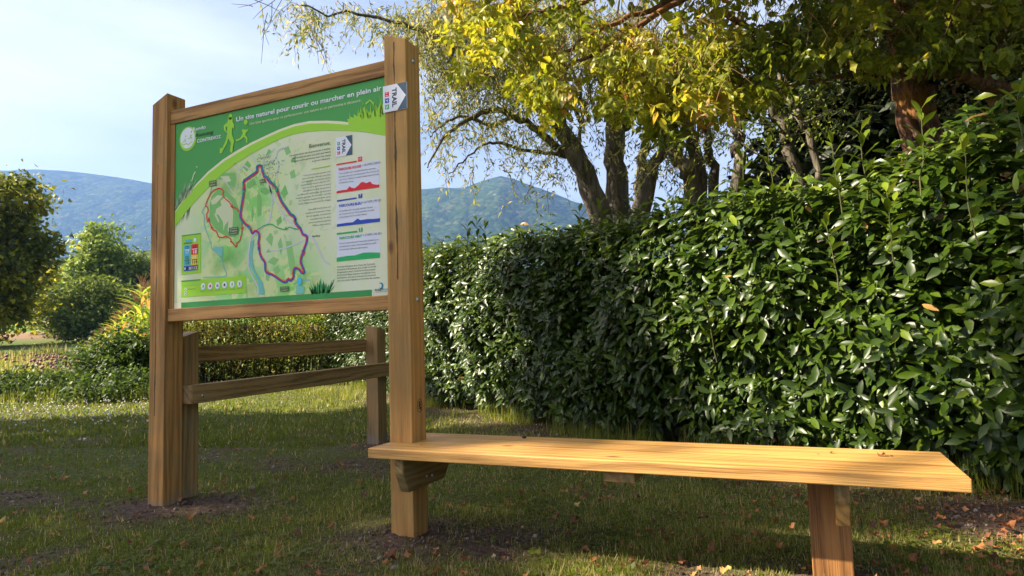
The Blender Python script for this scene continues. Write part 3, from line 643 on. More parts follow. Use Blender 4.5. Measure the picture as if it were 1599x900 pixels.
# grass blades of the header tuft and pale reeds at the left
def blade(P_, u, v, du, dv, w_, m_, L): P_.poly([(u-w_, v), (u+w_, v), (u+du*.6+w_*.6, v+dv*.6), (u+du, v+dv), (u+du*.55-w_*.6, v+dv*.6)], m_, L)
for i in range(26):
    u = 1.235+.215*rng.random(); blade(bgp, u, .85+.02*rng.random(), (rng.random()-.5)*.05, .03+.075*(u-1.2)/.25*rng.random()+.015, .0035, I_LIME, 5)
bgp.line([(1.335, .93), (1.36, .945), (1.375, .93), (1.39, .91), (1.40, .89)], .009, I_LIME, 5)
I_REED = ink('reed', (150, 190, 140)); I_GREY = ink('grass_shade', (104, 128, 92))
for i in range(34):
    u = .04+.12*rng.random(); a = rng.random()
    blade(bgp, u, .555+.6*(u-.04)+.02*a, .015+.05*rng.random(), .05+.075*rng.random()*(1-.3*a), .0014, (I_REED, I_CR)[i % 2], 4)
for i in range(30):
    u = .045+.115*rng.random(); blade(bgp, u, .50+.55*(u-.04), -.012-.02*rng.random(), -.03-.055*rng.random(), .0022, I_GREY if i % 3 else I_DG, 1)
bgp.line([(.165, .70), (.175, .72), (.18, .735), (.195, .75)], .006, I_CR, 5); bgp.disc(.205, .775, .004, .004, I_CR, 5, 8)
# bottom band, tuft, legend boxes
bgp.rect(.0915, .0022, 1.355, .0325, I_BG, 2)
bgp.poly([(.995, .032)]+DG['tuft_b'][1:-1]+[(1.11, .032)], I_BG, 3)
for i in range(24):
    u = 1.0+.105*rng.random(); blade(bgp, u, .03, (u-1.05)*.7+(rng.random()-.5)*.02, .03+.045*rng.random(), .003, I_BG, 3)
bgp.rect(UL, VB, .0905, .0325, I_CR, 1)
bgp.rect(1.3555, VB, UR, .0325, ink('pale_base', (214, 220, 192)), 1)
bgp.build('header_and_base_print', panel)
# ---- map
mp_ = Print()
for k_ in ('road1', 'road2', 'road3', 'road4', 'road5'):
    P_ = DG[k_]
    if k_ == 'road3': P_ = P_[:5]+[(.835, .428)]+P_[7:]
    P_ = spline(np.array(P_), 40) if len(P_) > 3 else P_
    mp_.line(P_, .0085 if k_ in ('road3', 'road4') else .0065, I_ROAD, 3)
for P_ in ([(.78, .74), (.79, .70), (.775, .66), (.785, .60)], [(.68, .73), (.70, .76), (.735, .775), (.76, .80)], [(.69, .67), (.73, .675), (.775, .672)], [(.36, .655), (.40, .68), (.44, .64), (.475, .60), (.50, .63), (.51, .70)]):
    mp_.line(spline(np.array(P_), 16), .0045, I_ROAD, 3)
mp_.line(spline(np.array(DG['river'][:-1]+[(.2585, .1615)]), 60), .006, I_TEAL, 3)
mp_.poly(DG['canal'], I_TEAL, 4); mp_.poly(DG['pond'], I_TEAL, 4); mp_.poly(DG['lake2'], I_TEAL, 4); mp_.poly(DG['lake'], I_AQUA, 5)
I_P1 = ink('field_pale', (214, 218, 168)); I_P2 = ink('wood_green', (126, 192, 98)); I_P3 = ink('wood_green_two', (146, 200, 116))
mp_.poly([(.315, .60), (.37, .64), (.42, .62), (.49, .56), (.53, .47), (.53, .40), (.49, .36), (.42, .37), (.35, .41), (.30, .47), (.30, .55)], I_P2, 1)
mp_.poly([(.38, .565), (.42, .585), (.46, .55), (.475, .49), (.47, .42), (.455, .375), (.435, .40), (.44, .45), (.415, .43), (.405, .40), (.40, .45), (.37, .49), (.345, .50), (.35, .525), (.39, .54)], I_P1, 2)
mp_.poly([(.335, .50), (.35, .50), (.375, .455), (.365, .45)], I_P1, 2); mp_.poly([(.31, .575), (.36, .60), (.40, .59), (.35, .555), (.32, .55)], I_P1, 2)
mp_.poly(DG['grn1'], I_P2, 1); mp_.poly([(.38, .70), (.44, .695), (.46, .665), (.42, .66)], I_P1, 2)
for q in ([(.57, .64), (.62, .66), (.635, .63), (.59, .605), (.57, .615)], [(.66, .60), (.70, .60), (.74, .575), (.70, .56), (.67, .575)], [(.54, .73), (.575, .76), (.60, .73), (.57, .70)],
          [(.83, .31), (.87, .305), (.89, .20), (.90, .14), (.865, .13), (.85, .21), (.84, .26)], [(.74, .60), (.76, .63), (.77, .60), (.75, .58)],
          [(.80, .56), (.83, .60), (.85, .55), (.82, .53)], [(.64, .56), (.655, .585), (.675, .54), (.67, .46), (.645, .45)], [(.60, .46), (.61, .52), (.62, .47), (.61, .43)],
          [(.77, .42), (.80, .44), (.81, .41), (.78, .39)], [(.865, .72), (.90, .74), (.90, .70)], [(.82, .79), (.85, .80), (.87, .76), (.84, .75)], [(.86, .66), (.89, .67), (.90, .63), (.87, .625)],
          [(.70, .77), (.72, .80), (.74, .785), (.72, .76)]): mp_.poly(q, I_P2 if rng.random() < .6 else I_P3, 1)
for q in ([(.71, .21), (.75, .235), (.79, .22), (.76, .19)], [(.70, .26), (.72, .28), (.735, .26)], [(.745, .17), (.78, .19), (.80, .16), (.77, .14)], [(.70, .33), (.73, .36), (.75, .33), (.74, .29)], [(.78, .30), (.80, .33), (.815, .28), (.80, .24)], [(.70, .15), (.715, .18), (.73, .15), (.72, .11), (.70, .12)]): mp_.poly(q, I_P3, 1)
I_H = ink('houses', (110, 128, 96))
for i in range(90):
    a = rng.normal(size=2); u, v = .715+.045*a[0], .705+.045*a[1]
    if v > .80: continue
    r = .0035; th_ = rng.random()*3; c_, s_ = math.cos(th_)*r, math.sin(th_)*r; mp_.poly([(u+c_, v+s_), (u-s_, v+c_), (u-c_, v-s_), (u+s_, v-c_)], I_H, 4)
for i in range(10):
    u, v = .52+.014*i+.005*rng.random(), .715-.012*i; mp_.rect(u, v, u+.005, v+.004, I_H, 4)
tri = np.array(DG['tri'][:-1] + [DG['tri'][0]])
k0 = 27       # all three routes share the north-west loop; two continue south
T = spline(tri, 150)
mp_.line(T, .0075, I_RED, 6, -.0048); mp_.line(T, .0070, I_BL, 7, .0012)
nn_ = len(T); split1 = int(nn_*27/52); split2 = int(nn_*47/52)
mp_.line(T[:split1-22], .0055, I_GR, 6, .0062); mp_.line(T[split2+1:], .0055, I_GR, 6, .0062)
mp_.line(spline(np.array(DG['green_line']), 50), .0055, I_GR, 5)
mp_.line(spline(np.array(DG['red_loop'][:-2]+[(.535, .47), (.527, .479)]), 110), .0065, I_RED, 5)
def arrow(u, v, a, m_, L, r=.013):
    c_, s_ = math.cos(a), math.sin(a); f = lambda x, y: (u+x*c_-y*s_, v+x*s_+y*c_)
    mp_.poly([f(r, 0), f(-r*.7, r*.9), f(-r*.25, 0), f(-r*.7, -r*.9)], m_, L)
for (u, v), a in zip(DG['redarrows'], (-.9, 2.1, -1.5)): arrow(u, v, a, I_RED, 8)
for (u, v), a in zip(DG['triarrows'], (1.5, -1.1, 2.3, 1.6, -1.4)):
    d_ = np.array([math.cos(a), math.sin(a)])
    arrow(u+d_[0]*.011, v+d_[1]*.011, a, I_RED, 8); arrow(u, v, a, I_BL, 9)
    if v > .4: arrow(u-d_[0]*.011, v-d_[1]*.011, a, I_GR, 10)
arrow(.8367, .374, math.pi, I_GR, 8, .01)
for (a, b), txt in zip((DG['sgn'][0:2], DG['sgn'][2:4], DG['sgn'][4:6], DG['sgn'][6:8]), (('Chapelle', 'Saint-Anne'), ('Carrière', 'Table', 'd\'orientation'), ('Départ',), ('Point de vue', 'du Chailloux'))):
    mp_.rect(a[0], b[1], b[0], a[1], I_SG, 8); n_ = len(txt); h_ = (a[1]-b[1])/n_
    for i, s_ in enumerate(txt): mp_.text(s_, (a[0]+b[0])/2, a[1]-h_*(i+.75), (b[0]-a[0])*.8, h_*.5, I_CR, 9, 'CENTER')
mp_.build('route_map_print', panel)
# ---- words, numbers and symbols
tx = Print()
tx.text('Un site naturel pour courir ou marcher en plein air', .496, .9815, .932, .0255, I_WH, 6, bold=.02)
tx.text('Une base sportive pour se perfectionner, une nature et un patrimoine à découvrir.', .592, .9475, .72, .0145, I_CR, 6)
tx.disc(.133, .944, .066, .069, I_LIME, 4, 40); tx.disc(.131, .948, .055, .058, I_WH, 5, 40)
R1 = np.array(DG['runner1']); c1_ = R1.mean(0); 
def runner(P_, R_, u, v, s_, m_, L):
    c_ = (R_.max(0)+R_.min(0))/2; P_.poly([tuple((q-c_)*s_+np.array((u, v))) for q in R_], m_, L)
    h_ = R_[:2].mean(0); h_ = (h_-c_)*s_+np.array((u, v)); P_.disc(h_[0], h_[1]+.003*s_, .013*s_, .016*s_, m_, L, 14)
runner(tx, R1, (R1[:, 0].max()+R1[:, 0].min())/2, (R1[:, 1].max()+R1[:, 1].min())/2, 1.0, I_LIME, 6)
R2 = np.array(DG['runner2']); runner(tx, R2, (R2[:, 0].max()+R2[:, 0].min())/2, (R2[:, 1].max()+R2[:, 1].min())/2, 1.0, I_LIME, 6)
runner(tx, R2, .152, .955, .42, I_LIME, 6); runner(tx, R2, .108, .94, .34, I_LIME, 6)
tx.line([(.085, .925), (.10, .912), (.12, .918), (.14, .91), (.17, .925)], .006, I_LIME, 6)
tx.text('Rando', .1735, .981, .098, .020, I_WH, 6, bold=.012); tx.text('Running', .192, .9435, .137, .021, I_BLK, 6, bold=.008, shear=.2); tx.text('CONTREVOZ', .2055, .910, .18, .0185, I_WH, 6, bold=.02)
tx.text('Bienvenue,', 1.1215, .7645, .134, .0215, ink('olive', (70, 110, 60)), 4, 'RIGHT', bold=.004)
for i, s_ in enumerate(('Cet espace à pour but de promouvoir et faciliter', "l'activité plein air pour tous ainsi que mettre", 'en valeurs notre patrimoine local. Une nature', 'à vivre et à découvrir.')):
    tx.text(s_, 1.1215, .7405-.0162*i, (.262, .245, .251, .115)[i], .0085, I_TXT, 4, 'RIGHT', bold=.012)
tx.poly(DG['lime_rule'], I_LIME, 4)
for i, s_ in enumerate(('Trois parcours permanents vous', 'sont proposés, destinés aussi bien', "aux débutants, aux familles qu'aux", 'passionnés de course à pied ou VTT.', 'Vous trouverez également 11 points', 'informations le long des parcours', 'sur différentes thématiques (architecture', 'occupée, géologie du territoire, carrière', 'de Chanteau, chapelle St Anne, faune', 'locale, histoire et anecdote du village).')):
    tx.text(s_, 1.1205, .6262-.0157*i, (.17, .178, .18, .187, .18, .175, .21, .22, .20, .202)[i], .0078, I_TXT, 4, 'RIGHT')
for i, s_ in enumerate(("Une table d'orientation est", 'installée sur le parcours rouge,', 'elle est signalée et facilement', 'accessible avec les deux', 'autres boucles (une jonction', 'VERS en aller/retour).')):
    tx.text(s_, 1.1195, .4500-.0166*i, (.138, .158, .152, .127, .137, .115)[i], .0078, I_TXT, 4, 'RIGHT')
tx.text('Belley', 1.005, .313, .049, .009, I_TXT, 4, bold=.01); tx.text('Cheignieu', .648, .757, .06, .008, I_TXT, 5); tx.text('Chailloux', .938, .099, .05, .009, I_AQUA, 4, bold=.01)
# three routes
def grad_box(v0_, v1_): tx.rect(1.1535, v0_, 1.406, v1_, ink('box_white', (228, 228, 236)), 1)
grad_box(.5221, .648); grad_box(.3508, .466); grad_box(.1809, .304)
for bar, num, prof, m_, n_, ttl, ext, tv, lines, wds, dark in (
    ('red_bar', 'red_num', 'red_prof', I_RED, '11', 'PARCOURS ROUGE', '> 10,4 KM | 210 D+', .6255, ('Très complet avec une belle dernière descente.', 'Le tracé passe par tous les points infos, le point de', "vue du lac chailloux, la table d'orientation ainsi que", 'la Chapelle st Anne.'), (.218, .236, .236, .088), .6065),
    ('blue_bar', 'blue_num', 'blue_prof', I_BL, '7', 'PARCOURS BLEU', '> 6,7 KM | 95 D+', .4452, ('Accessible, avec une jolie montée, il passe', 'par le point de vue. Accès possible à la table', "d'orientation (3min en aller/retour)"), (.196, .204, .161), .422),
    ('green_bar', 'green_num', 'green_prof', I_GR, '5', 'PARCOURS VERT', '> 5 KM | 35 D+', .2867, ('Facile et quasi plat pour une petite balade ou un', 'entraînement rapide. Accès possible à la table', "d'orientation (3min en aller/retour)"), (.226, .215, .164), .2636)):
    b_ = DG[bar]; tx.poly(b_, m_, 3); q = DG[num]; u0_, u1_, v0_, v1_ = q[0][0], q[1][0], q[2][1], q[0][1]
    tx.rect(u0_, v0_, u1_, v1_, m_, 3); tx.text(n_, (u0_+u1_)/2, v0_+.006, .013 if len(n_) > 1 else .008, .013, I_WH, 4, 'CENTER', bold=.02)
    tx.text(ttl, 1.1705, tv, .132, .0125, m_, 4, bold=.03); tx.text(ext, 1.308, tv+.0025, .108, .0115, I_TXT, 4)
    for i, s_ in enumerate(lines): tx.text(s_, 1.171, dark-.0152*i, wds[i], .0075, I_TXT, 4)
    P_ = DG[prof]; base_ = min(P_[0][1], P_[-1][1]); tx.poly([(P_[0][0]-.003, base_-.001)]+[(a_, b2_) for a_, b2_ in P_[1:-1]]+[(P_[-1][0], base_-.001)], m_, 3)
for i, s_ in enumerate(("10 années d'existence de la Course de Contrevoz", 'ont permis le financement de ce projet. Le comité', "d'organisation tient à remercier la Communauté", 'de commune Bugey Sud pour son adhésion et sa', 'participation, ainsi que la commune de Contrevoz', "pour son soutien logistique et l'entretien des chemins.")):
    tx.text(s_, 1.1548, .1502-.0133*i, (.221, .227, .222, .222, .226, .248)[i], .0076, I_TXT, 4, bold=.005, shear=.1)
# publisher's swirl and name
th = np.linspace(-2.2, 2.4, 26)
tx.poly([(1.408+.0125*math.cos(a_), .0475+.0155*math.sin(a_)) for a_ in th]+[(1.4035+.0085*math.cos(a_), .0485+.010*math.sin(a_)) for a_ in th[::-1]], ink('sea_blue', (20, 130, 165)), 4)
tx.text('BUGEY', 1.3735, .0252, .045, .009, I_BLK, 4, bold=.02); tx.text('SUD', 1.4195, .0252, .034, .009, I_CY, 4, bold=.015); tx.text('communauté de communes', 1.378, .018, .066, .0045, I_TXT, 4)
def trail(P_, u0_, v0_, u1_, v1_, L, order, tipu):
    """small way-marker: white tag with slate chevron end, TRAIL set vertically, three numbered squares"""
    wv_ = u1_-u0_; hv = v1_-v0_; e_ = u0_+wv_*.60
    P_.rect(u0_, v0_, u1_, v1_, I_NAVY, L); P_.poly([(u0_, v0_), (e_, v0_), (tipu, (v0_+v1_)/2), (e_, v1_), (u0_, v1_)], I_WH, L+1)
    P_.text('TRAIL', u0_+wv_*.40, v1_-hv*.14, hv*.72, wv_*.19, ink('deep_slate', (40, 50, 74)), L+2, 'LEFT', bold=.035, rot=-math.pi/2)
    for i, (n_, m_) in enumerate(order):
        a_ = u0_+wv_*.09; b_ = v1_-hv*(.24+.24*i); sz = wv_*.17; P_.rect(a_, b_-sz*1.0, a_+sz, b_, m_, L+2); P_.text(n_, a_+sz*.25, b_-sz*.15, sz*.7, sz*.5, I_WH, L+3, 'LEFT', bold=.02, rot=-math.pi/2)
trail(tx, 1.154, .6945, 1.2526, .792, 3, (('5', I_GR), ('7', I_BL), ('11', I_RED)), 1.248)
# emergency numbers and legend
e = DG['emerg']; tx.rect(.092, .1862, .2385, .405, I_LIME, 3); tx.rect(.092, .3985, .2385, .405, I_DG, 4)
tx.rect(.12, .366, .172, .376, I_CY, 5); tx.disc(.195, .371, .011, .012, I_WH, 5, 14); tx.text("D'URGENCE", .112, .353, .062, .009, I_BLK, 5, bold=.02)
for k_, m_, s_, fg in (('c17', I_CY, '17', I_WH), ('c18', I_RED, '18', I_WH), ('c15', ink('teal_two', (80, 190, 190)), '15', I_BLK), ('c114', I_YEL, '114', I_BLK)):
    (a0, b0), (a1, b1) = DG[k_]; tx.rect(a0, b1, a1, b0, m_, 5); tx.text(s_, (a0+a1)/2+.004, b1+.006, (a1-a0)*(.5 if len(s_) < 3 else .72), .021, fg, 6, 'CENTER', bold=.02)
    tx.rect((a0+a1)/2-.011, b0-.020, (a0+a1)/2+.011, b0-.007, I_BLK if m_ is not I_YEL else I_WH, 6); tx.rect((a0+a1)/2-.006, b0-.017, (a0+a1)/2+.006, b0-.010, m_, 7); tx.rect(a0+.006, b0-.029, a1-.006, b0-.0255, fg, 6)
tx.rect(.1104, .2036, .2183, .2323, ink('royal', (34, 80, 170)), 5); tx.text('112', .172, .2095, .043, .0165, I_YEL, 6, bold=.02); tx.rect(.116, .211, .124, .224, I_WH, 6); tx.rect(.129, .210, .146, .226, I_BLK, 6)
for i in range(3): tx.rect(.150, .2105+.0055*i, .167, .2135+.0055*i, I_CR, 6)
tx.rect(.0925, .0614, .566, .1515, I_LIME, 3); tx.rect(.0925, .1465, .2393, .1535, I_DG, 5)
tx.text('RECOMMANDATIONS', .11, .121, .105, .0065, I_REED, 5); tx.text('Environnement', .147, .100, .055, .007, I_TXT, 5)
for dv in (.105, .088, .075): tx.disc(.126, dv, .008, .0065, I_WH, 5, 12); tx.disc(.127, dv, .0035, .003, I_BLK, 6, 8)
for i, (u, v) in enumerate(DG['icons'][:6]):
    tx.disc(u+.002, v-.0015, .0175, .0185, I_TEAL, 5, 24); tx.disc(u, v, .0168, .0178, I_WH, 6, 24); m_ = (I_LIME, I_RED, I_BLK, I_TXT, I_LIME, I_LIME)[i]
    tx.poly([(u-.007, v-.007), (u+.006, v-.007), (u+.008, v), (u+.002, v+.009), (u-.005, v+.004)] if i < 4 else [(u-.004, v-.010), (u+.004, v-.010), (u+.005, v+.010), (u-.004, v+.010)], m_, 7)
    tx.disc(u+.002, v+.002, .0028, .003, I_BLK if m_ is not I_BLK else I_WH, 8, 8)
    tx.text(('Ne pas jeter', 'Feux interdits', 'Ne pas fumer', 'Respecter', 'Suivre balisage', 'Appel 112')[i], u, v-.0275, .042, .0052, I_TXT, 5, 'CENTER')
tx.build('words_and_symbols_print', panel)
# ---- way-marker plate screwed to the right post
wm = empty('trail_marker', (-1.647, 2.472, 2.0), 'small white and slate TRAIL arrow plate fixed high on the right post of the board', 'way marker')
mm = flatmat('marker_plate', lin(232, 232, 236), .4, .4)
pl_ = beam('plate', -1.716, -1.5845, 2.4695, 2.4745, 1.937, 2.064, mm, wm, .0008)
wp = Print(); _s = (PU, PV, PYF); 
PYF = 2.4692
trail(wp, -1.7155-PU, 1.9375-PV, -1.585-PU, 2.0635-PV, 0, (('11', I_RED), ('7', I_BL), ('5', I_GR)), -1.589-PU)
wp.build('marker_print', pl_); PYF = _s[2]
# ================================================================== hedges
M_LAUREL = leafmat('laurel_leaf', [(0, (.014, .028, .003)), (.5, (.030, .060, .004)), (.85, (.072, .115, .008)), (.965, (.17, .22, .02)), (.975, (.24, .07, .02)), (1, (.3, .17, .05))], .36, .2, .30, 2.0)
M_TWIG = flatmat('twig_bark', (.055, .04, .022), .9, .1)
M_SHOOT = flatmat('green_shoot', (.12, .17, .04), .6, .3)
def hedge_surface(n, u0_=0.0, u1_=1.0, bias=1.0):
    """random points over face and top of the laurel hedge: position, outward normal, dist along"""
    seg = np.linalg.norm(np.diff(HPTS, axis=0), axis=1); cum = np.concatenate([[0], np.cumsum(seg)]); L = cum[-1]
    s = L*(u0_+(u1_-u0_)*rng.random(n)**bias); i = np.clip(np.searchsorted(cum, s)-1, 0, len(seg)-1); f = (s-cum[i])/seg[i]
    P = HPTS[i]*(1-f)[:, None]+HPTS[i+1]*f[:, None]; top = HTOP[i]*(1-f)+HTOP[i+1]*f
    d = nrm(HPTS[i+1]-HPTS[i]); nn = np.stack([-(-d[:, 1]), -d[:, 0]], -1); nn = np.stack([d[:, 1], -d[:, 0]], -1)
    chk = (nn@np.array([0, -1.0])) < 0; nn[chk] *= -1
    return s, P, top, nn
def build_laurel():
    hd = empty('laurel_hedge', (-1.5, 5.6, 0), 'long clipped cherry laurel hedge with glossy dark green leaves behind the bench', 'hedge')
    parts = []; st = Tubes()
    def shoots(n, u0_, u1_, bias, nl, lsz, tplset, top_frac=.22, spray=False):
        s, P, top, nn = hedge_surface(n, u0_, u1_, bias)
        isTop = rng.random(n) < top_frac
        zf = rng.random(n)**.92
        bul = (fbm(s*1.3, zf*2.2+7, 1.6, 3)-.5)*.42
        lump = (fbm(s, s*0+3, .9, 3)-.5)*.30
        H = top+lump
        back = rng.random(n)*1.0
        z = np.where(isTop, H-.10-.12*rng.random(n)-.25*np.clip(.12-back, 0, 1), .10+zf*(H-.20))
        under = np.clip((.35-z)/.35, 0, 1)*.16
        depth = np.where(isTop, -back, bul-.06-under-.18*rng.random(n)**2-np.clip((zf-.86)*1.2, 0, 1)**1.3*.9*.6)
        B = np.zeros((n, 3)); B[:, :2] = P+nn*depth[:, None]; B[:, 2] = z
        nn3 = np.zeros((n, 3)); nn3[:, :2] = nn
        upw = np.where(isTop, 1.0, .35+.75*zf)[:, None]
        d = nrm(nn3*np.where(isTop, .15, .75)[:, None]+np.array([0, 0, 1.0])*upw+rdir(n)*.42)
        Ls = np.where(isTop, .24, .20)*(.7+.6*rng.random(n))
        a = nrm(np.cross(d, rdir(n))); b = np.cross(d, a); ph0 = rng.random(n)*6.28
        shade = rng.random(n)
        for k in range(nl):
            f = (k+.5)/nl; ph = ph0+k*2.4; ph = ph+rng.normal(size=n)*.2
            e = a*np.cos(ph)[:, None]+b*np.sin(ph)[:, None]
            ang = np.radians(72-30*f)+rng.normal(size=n)*.12
            fwd = d*np.cos(ang)[:, None]+e*np.sin(ang)[:, None]+np.array([0, 0, -.48])+rdir(n)*.14
            nor = d*np.sin(ang)[:, None]-e*np.cos(ang)[:, None]+np.array([0, 0, .25])+nn3*.25
            keep = (fwd*nn3).sum(1) > -.55
            pos = B+d*(Ls*(.15+.85*f))[:, None]; sz = lsz*(.55+.65*rng.random(n))*(1-.25*f)
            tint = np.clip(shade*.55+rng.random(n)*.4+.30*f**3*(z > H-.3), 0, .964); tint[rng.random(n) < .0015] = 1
            j = np.where(keep)[0]; tp = tplset[k % len(tplset)]
            parts.append(scatter(tp[0], tp[1], pos[j], fwd[j], nor[j], sz[j], tint[j]))
        if spray:
            for i in range(0, n, 3): st.add(np.array([B[i], B[i]+d[i]*Ls[i]*1.0]), [.0035, .0018], 4)
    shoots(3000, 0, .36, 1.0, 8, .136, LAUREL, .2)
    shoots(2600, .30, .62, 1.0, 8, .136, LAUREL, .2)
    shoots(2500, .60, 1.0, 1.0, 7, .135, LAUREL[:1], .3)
    # long unpruned shoots standing out of the top and face
    specs = [(745, 345, 6.35), (757, 352, 6.3), (730, 356, 6.4), (672, 372, 7.2), (715, 373, 6.8), (938, 318, 5.3), (905, 332, 5.4), (1075, 290, 4.9), (1200, 232, 4.2), (1345, 205, 3.75), (1300, 225, 3.8), (1440, 170, 3.35), (1590, 150, 2.7), (1160, 232, 4.4), (1500, 215, 3.1),
             (1290, 345, 3.65), (1385, 300, 3.3), (1105, 480, 4.3)]
    for (px, py, D) in specs:
        tip = view(px, py, D); L_ = .36+.2*rng.random(); base = tip-np.array([(rng.random()-.5)*.12, .12*rng.random(), L_])
        P = curve(base, tip, 6, 0, .04); st.add(P, np.linspace(.0045, .002, 6), 5)
        nl = 11
        for k in range(nl):
            f = .25+.75*k/(nl-1); c = P[0]*(1-f)+P[-1]*f; ph = k*2.4+px; e = np.array([math.cos(ph), math.sin(ph), 0]); ang = math.radians(68-40*f)
            fwd = e*math.sin(ang)+np.array([0, 0, math.cos(ang)-.12]); nor = np.array([0, 0, math.sin(ang)])-e*math.cos(ang)
            parts.append(scatter(*LAUREL[k % 3], c[None], fwd[None], nor[None], [.13*(1.1-.35*f)], np.array([min(.97, .55+.4*f)])))
    V, F, T = merge(parts)
    link('foliage', np_mesh('foliage', V, F, True, T), M_LAUREL, hd)
    # woody inside: stems and a dense twiggy mass that closes the view
    s = np.linspace(0, 1, 80); seg = np.linalg.norm(np.diff(HPTS, axis=0), axis=1); cum = np.concatenate([[0], np.cumsum(seg)])
    for q in np.arange(.1, cum[-1], .34):
        i = min(np.searchsorted(cum, q)-1, len(seg)-1); f = (q-cum[i])/seg[i]; P = HPTS[i]*(1-f)+HPTS[i+1]*f; d_ = nrm(HPTS[i+1]-HPTS[i]); nn = np.array([d_[1], -d_[0]]); nn = nn if nn[1] < 0 else -nn
        for k in range(3):
            b0 = np.array([*(P-nn*(.42+.2*rng.random())), -.05]); t1 = np.array([*(P-nn*(.22+.5*rng.random())+rng.normal(size=2)*.12), 1.3]); st.add(curve(b0, t1, 5, 0, .08), np.linspace(.016, .006, 5), 5)
    st.build('stems', flatmat('laurel_stem', (.075, .075, .028), .8, .15), hd)
    ss = np.linspace(0, cum[-1], 150); i = np.clip(np.searchsorted(cum, ss)-1, 0, len(seg)-1); f = (ss-cum[i])/seg[i]; P = HPTS[i]*(1-f)[:, None]+HPTS[i+1]*f[:, None]; tp = HTOP[i]*(1-f)+HTOP[i+1]*f
    d_ = nrm(np.gradient(P, axis=0)); nn = np.stack([d_[:, 1], -d_[:, 0]], -1); nn[nn[:, 1] < 0] *= 1; sgn = np.sign(nn[:, 1].mean()); nn = nn*(-sgn)
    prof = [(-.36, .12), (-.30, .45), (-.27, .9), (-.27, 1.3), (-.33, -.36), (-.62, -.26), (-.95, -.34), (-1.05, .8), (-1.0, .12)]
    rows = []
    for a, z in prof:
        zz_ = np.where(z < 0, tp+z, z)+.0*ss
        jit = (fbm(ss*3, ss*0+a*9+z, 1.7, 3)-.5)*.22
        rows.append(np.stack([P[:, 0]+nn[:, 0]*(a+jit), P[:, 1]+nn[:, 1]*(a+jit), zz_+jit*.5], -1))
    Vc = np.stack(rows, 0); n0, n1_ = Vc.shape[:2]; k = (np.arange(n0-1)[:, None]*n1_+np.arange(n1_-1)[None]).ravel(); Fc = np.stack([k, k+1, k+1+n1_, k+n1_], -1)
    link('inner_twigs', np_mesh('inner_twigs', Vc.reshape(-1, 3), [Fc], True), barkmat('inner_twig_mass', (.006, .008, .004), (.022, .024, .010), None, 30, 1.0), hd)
build_laurel()
def shrub(name, label, cat, base_pts, top, thick, n, tpl, sz, mat, group=None, core=True, zmin=.02, stem=True):
    """bushy plant or hedge along a ground line: leaves in clumps through its volume"""
    base_pts = np.array(base_pts, float); c = base_pts.mean(0); ob = empty(name, (c[0], c[1], float(hground(c[0], c[1]))), label, cat, group)
    seg = np.linalg.norm(np.diff(base_pts, axis=0), axis=1); cum = np.concatenate([[0], np.cumsum(seg)]); nc = max(8, n//38)
    s = rng.random(nc)*cum[-1]; i = np.clip(np.searchsorted(cum, s)-1, 0, len(seg)-1); f = (s-cum[i])/seg[i]; P = base_pts[i]*(1-f)[:, None]+base_pts[i+1]*f[:, None]
    off = (rng.random((nc, 2))-.5)*thick
    Hh = np.interp(s, cum, np.linspace(top[0], top[-1], len(cum)) if len(top) != len(cum) else top)*(.82+.36*fbm(s, s*0, 1.1, 3))
    edge = np.clip(1-(np.hypot(*(off.T))/thick*1.5)**2, .25, 1)
    z = zmin+(rng.random(nc)**.75)*Hh*edge**.4
    cc = np.stack([P[:, 0]+off[:, 0], P[:, 1]+off[:, 1], hground(P[:, 0], P[:, 1])+z], -1)
    m_ = 38; r = .17*(Hh.mean()/1.3)**.5
    pos = cc[:, None]+rng.normal(size=(nc, m_, 3))*r*np.array([1, 1, .8]); pos = pos.reshape(-1, 3); n_ = len(pos)
    out = nrm(pos-np.repeat(cc, m_, 0)); fwd = out*.7+rdir(n_)*.7+np.array([0, 0, -.25]); nor = np.array([0, 0, 1.0])+rdir(n_)*.7+out*.4
    tint = np.clip(np.repeat(rng.random(nc), m_)*.5+rng.random(n_)*.5, 0, 1)
    k = pos[:, 2] > hground(pos[:, 0], pos[:, 1])+.01
    V, F, T = merge([scatter(tpl[0], tpl[1], pos[k], fwd[k], nor[k], sz*(.6+.8*rng.random(k.sum())), tint[k])])
    link('foliage', np_mesh('foliage', V, F, True, T), mat, ob)
    if stem:
        tb = Tubes()
        for q in range(0, nc, 2):
            b0 = np.array([P[q, 0]+off[q, 0]*.4, P[q, 1]+off[q, 1]*.4, float(hground(P[q, 0], P[q, 1]))-.05]); tb.add(curve(b0, cc[q], 5, 0, .07, .05), np.linspace(.014, .004, 5), 4)
        tb.build('stems', M_TWIG, ob)
    return ob
M_HORN = leafmat('hedge_leaf', [(0, (.045, .07, .01)), (.4, (.11, .14, .018)), (.75, (.24, .23, .03)), (.92, (.42, .28, .05)), (1, (.30, .09, .04))], .5, .4, .25)
M_DARK = leafmat('dark_shrub_leaf', [(0, (.022, .042, .008)), (.6, (.048, .088, .013)), (1, (.11, .16, .022))], .5, .35, .2)
M_BRIGHT = leafmat('bright_shrub_leaf', [(0, (.06, .10, .012)), (.5, (.14, .20, .02)), (1, (.30, .32, .04))], .45, .45, .4)
g_ = lambda px, py: tuple(gpt(px, py))
shrub('mixed_hedge', 'small-leaved hedge turning yellow and russet, seen under the map panel beyond the fence', 'hedge', [g_(495, 600), g_(420, 602), g_(340, 605), g_(250, 608)], [1.9, 2.0, 1.9, 1.8], 1.0, 26000, SMALL, .065, M_HORN)
shrub('elder_bush', 'dark leafy bush left of the board, below the maize', 'shrub', [g_(222, 612), g_(170, 610)], [1.35, 1.0], .9, 6500, LEAFLET[0], .12, M_DARK)
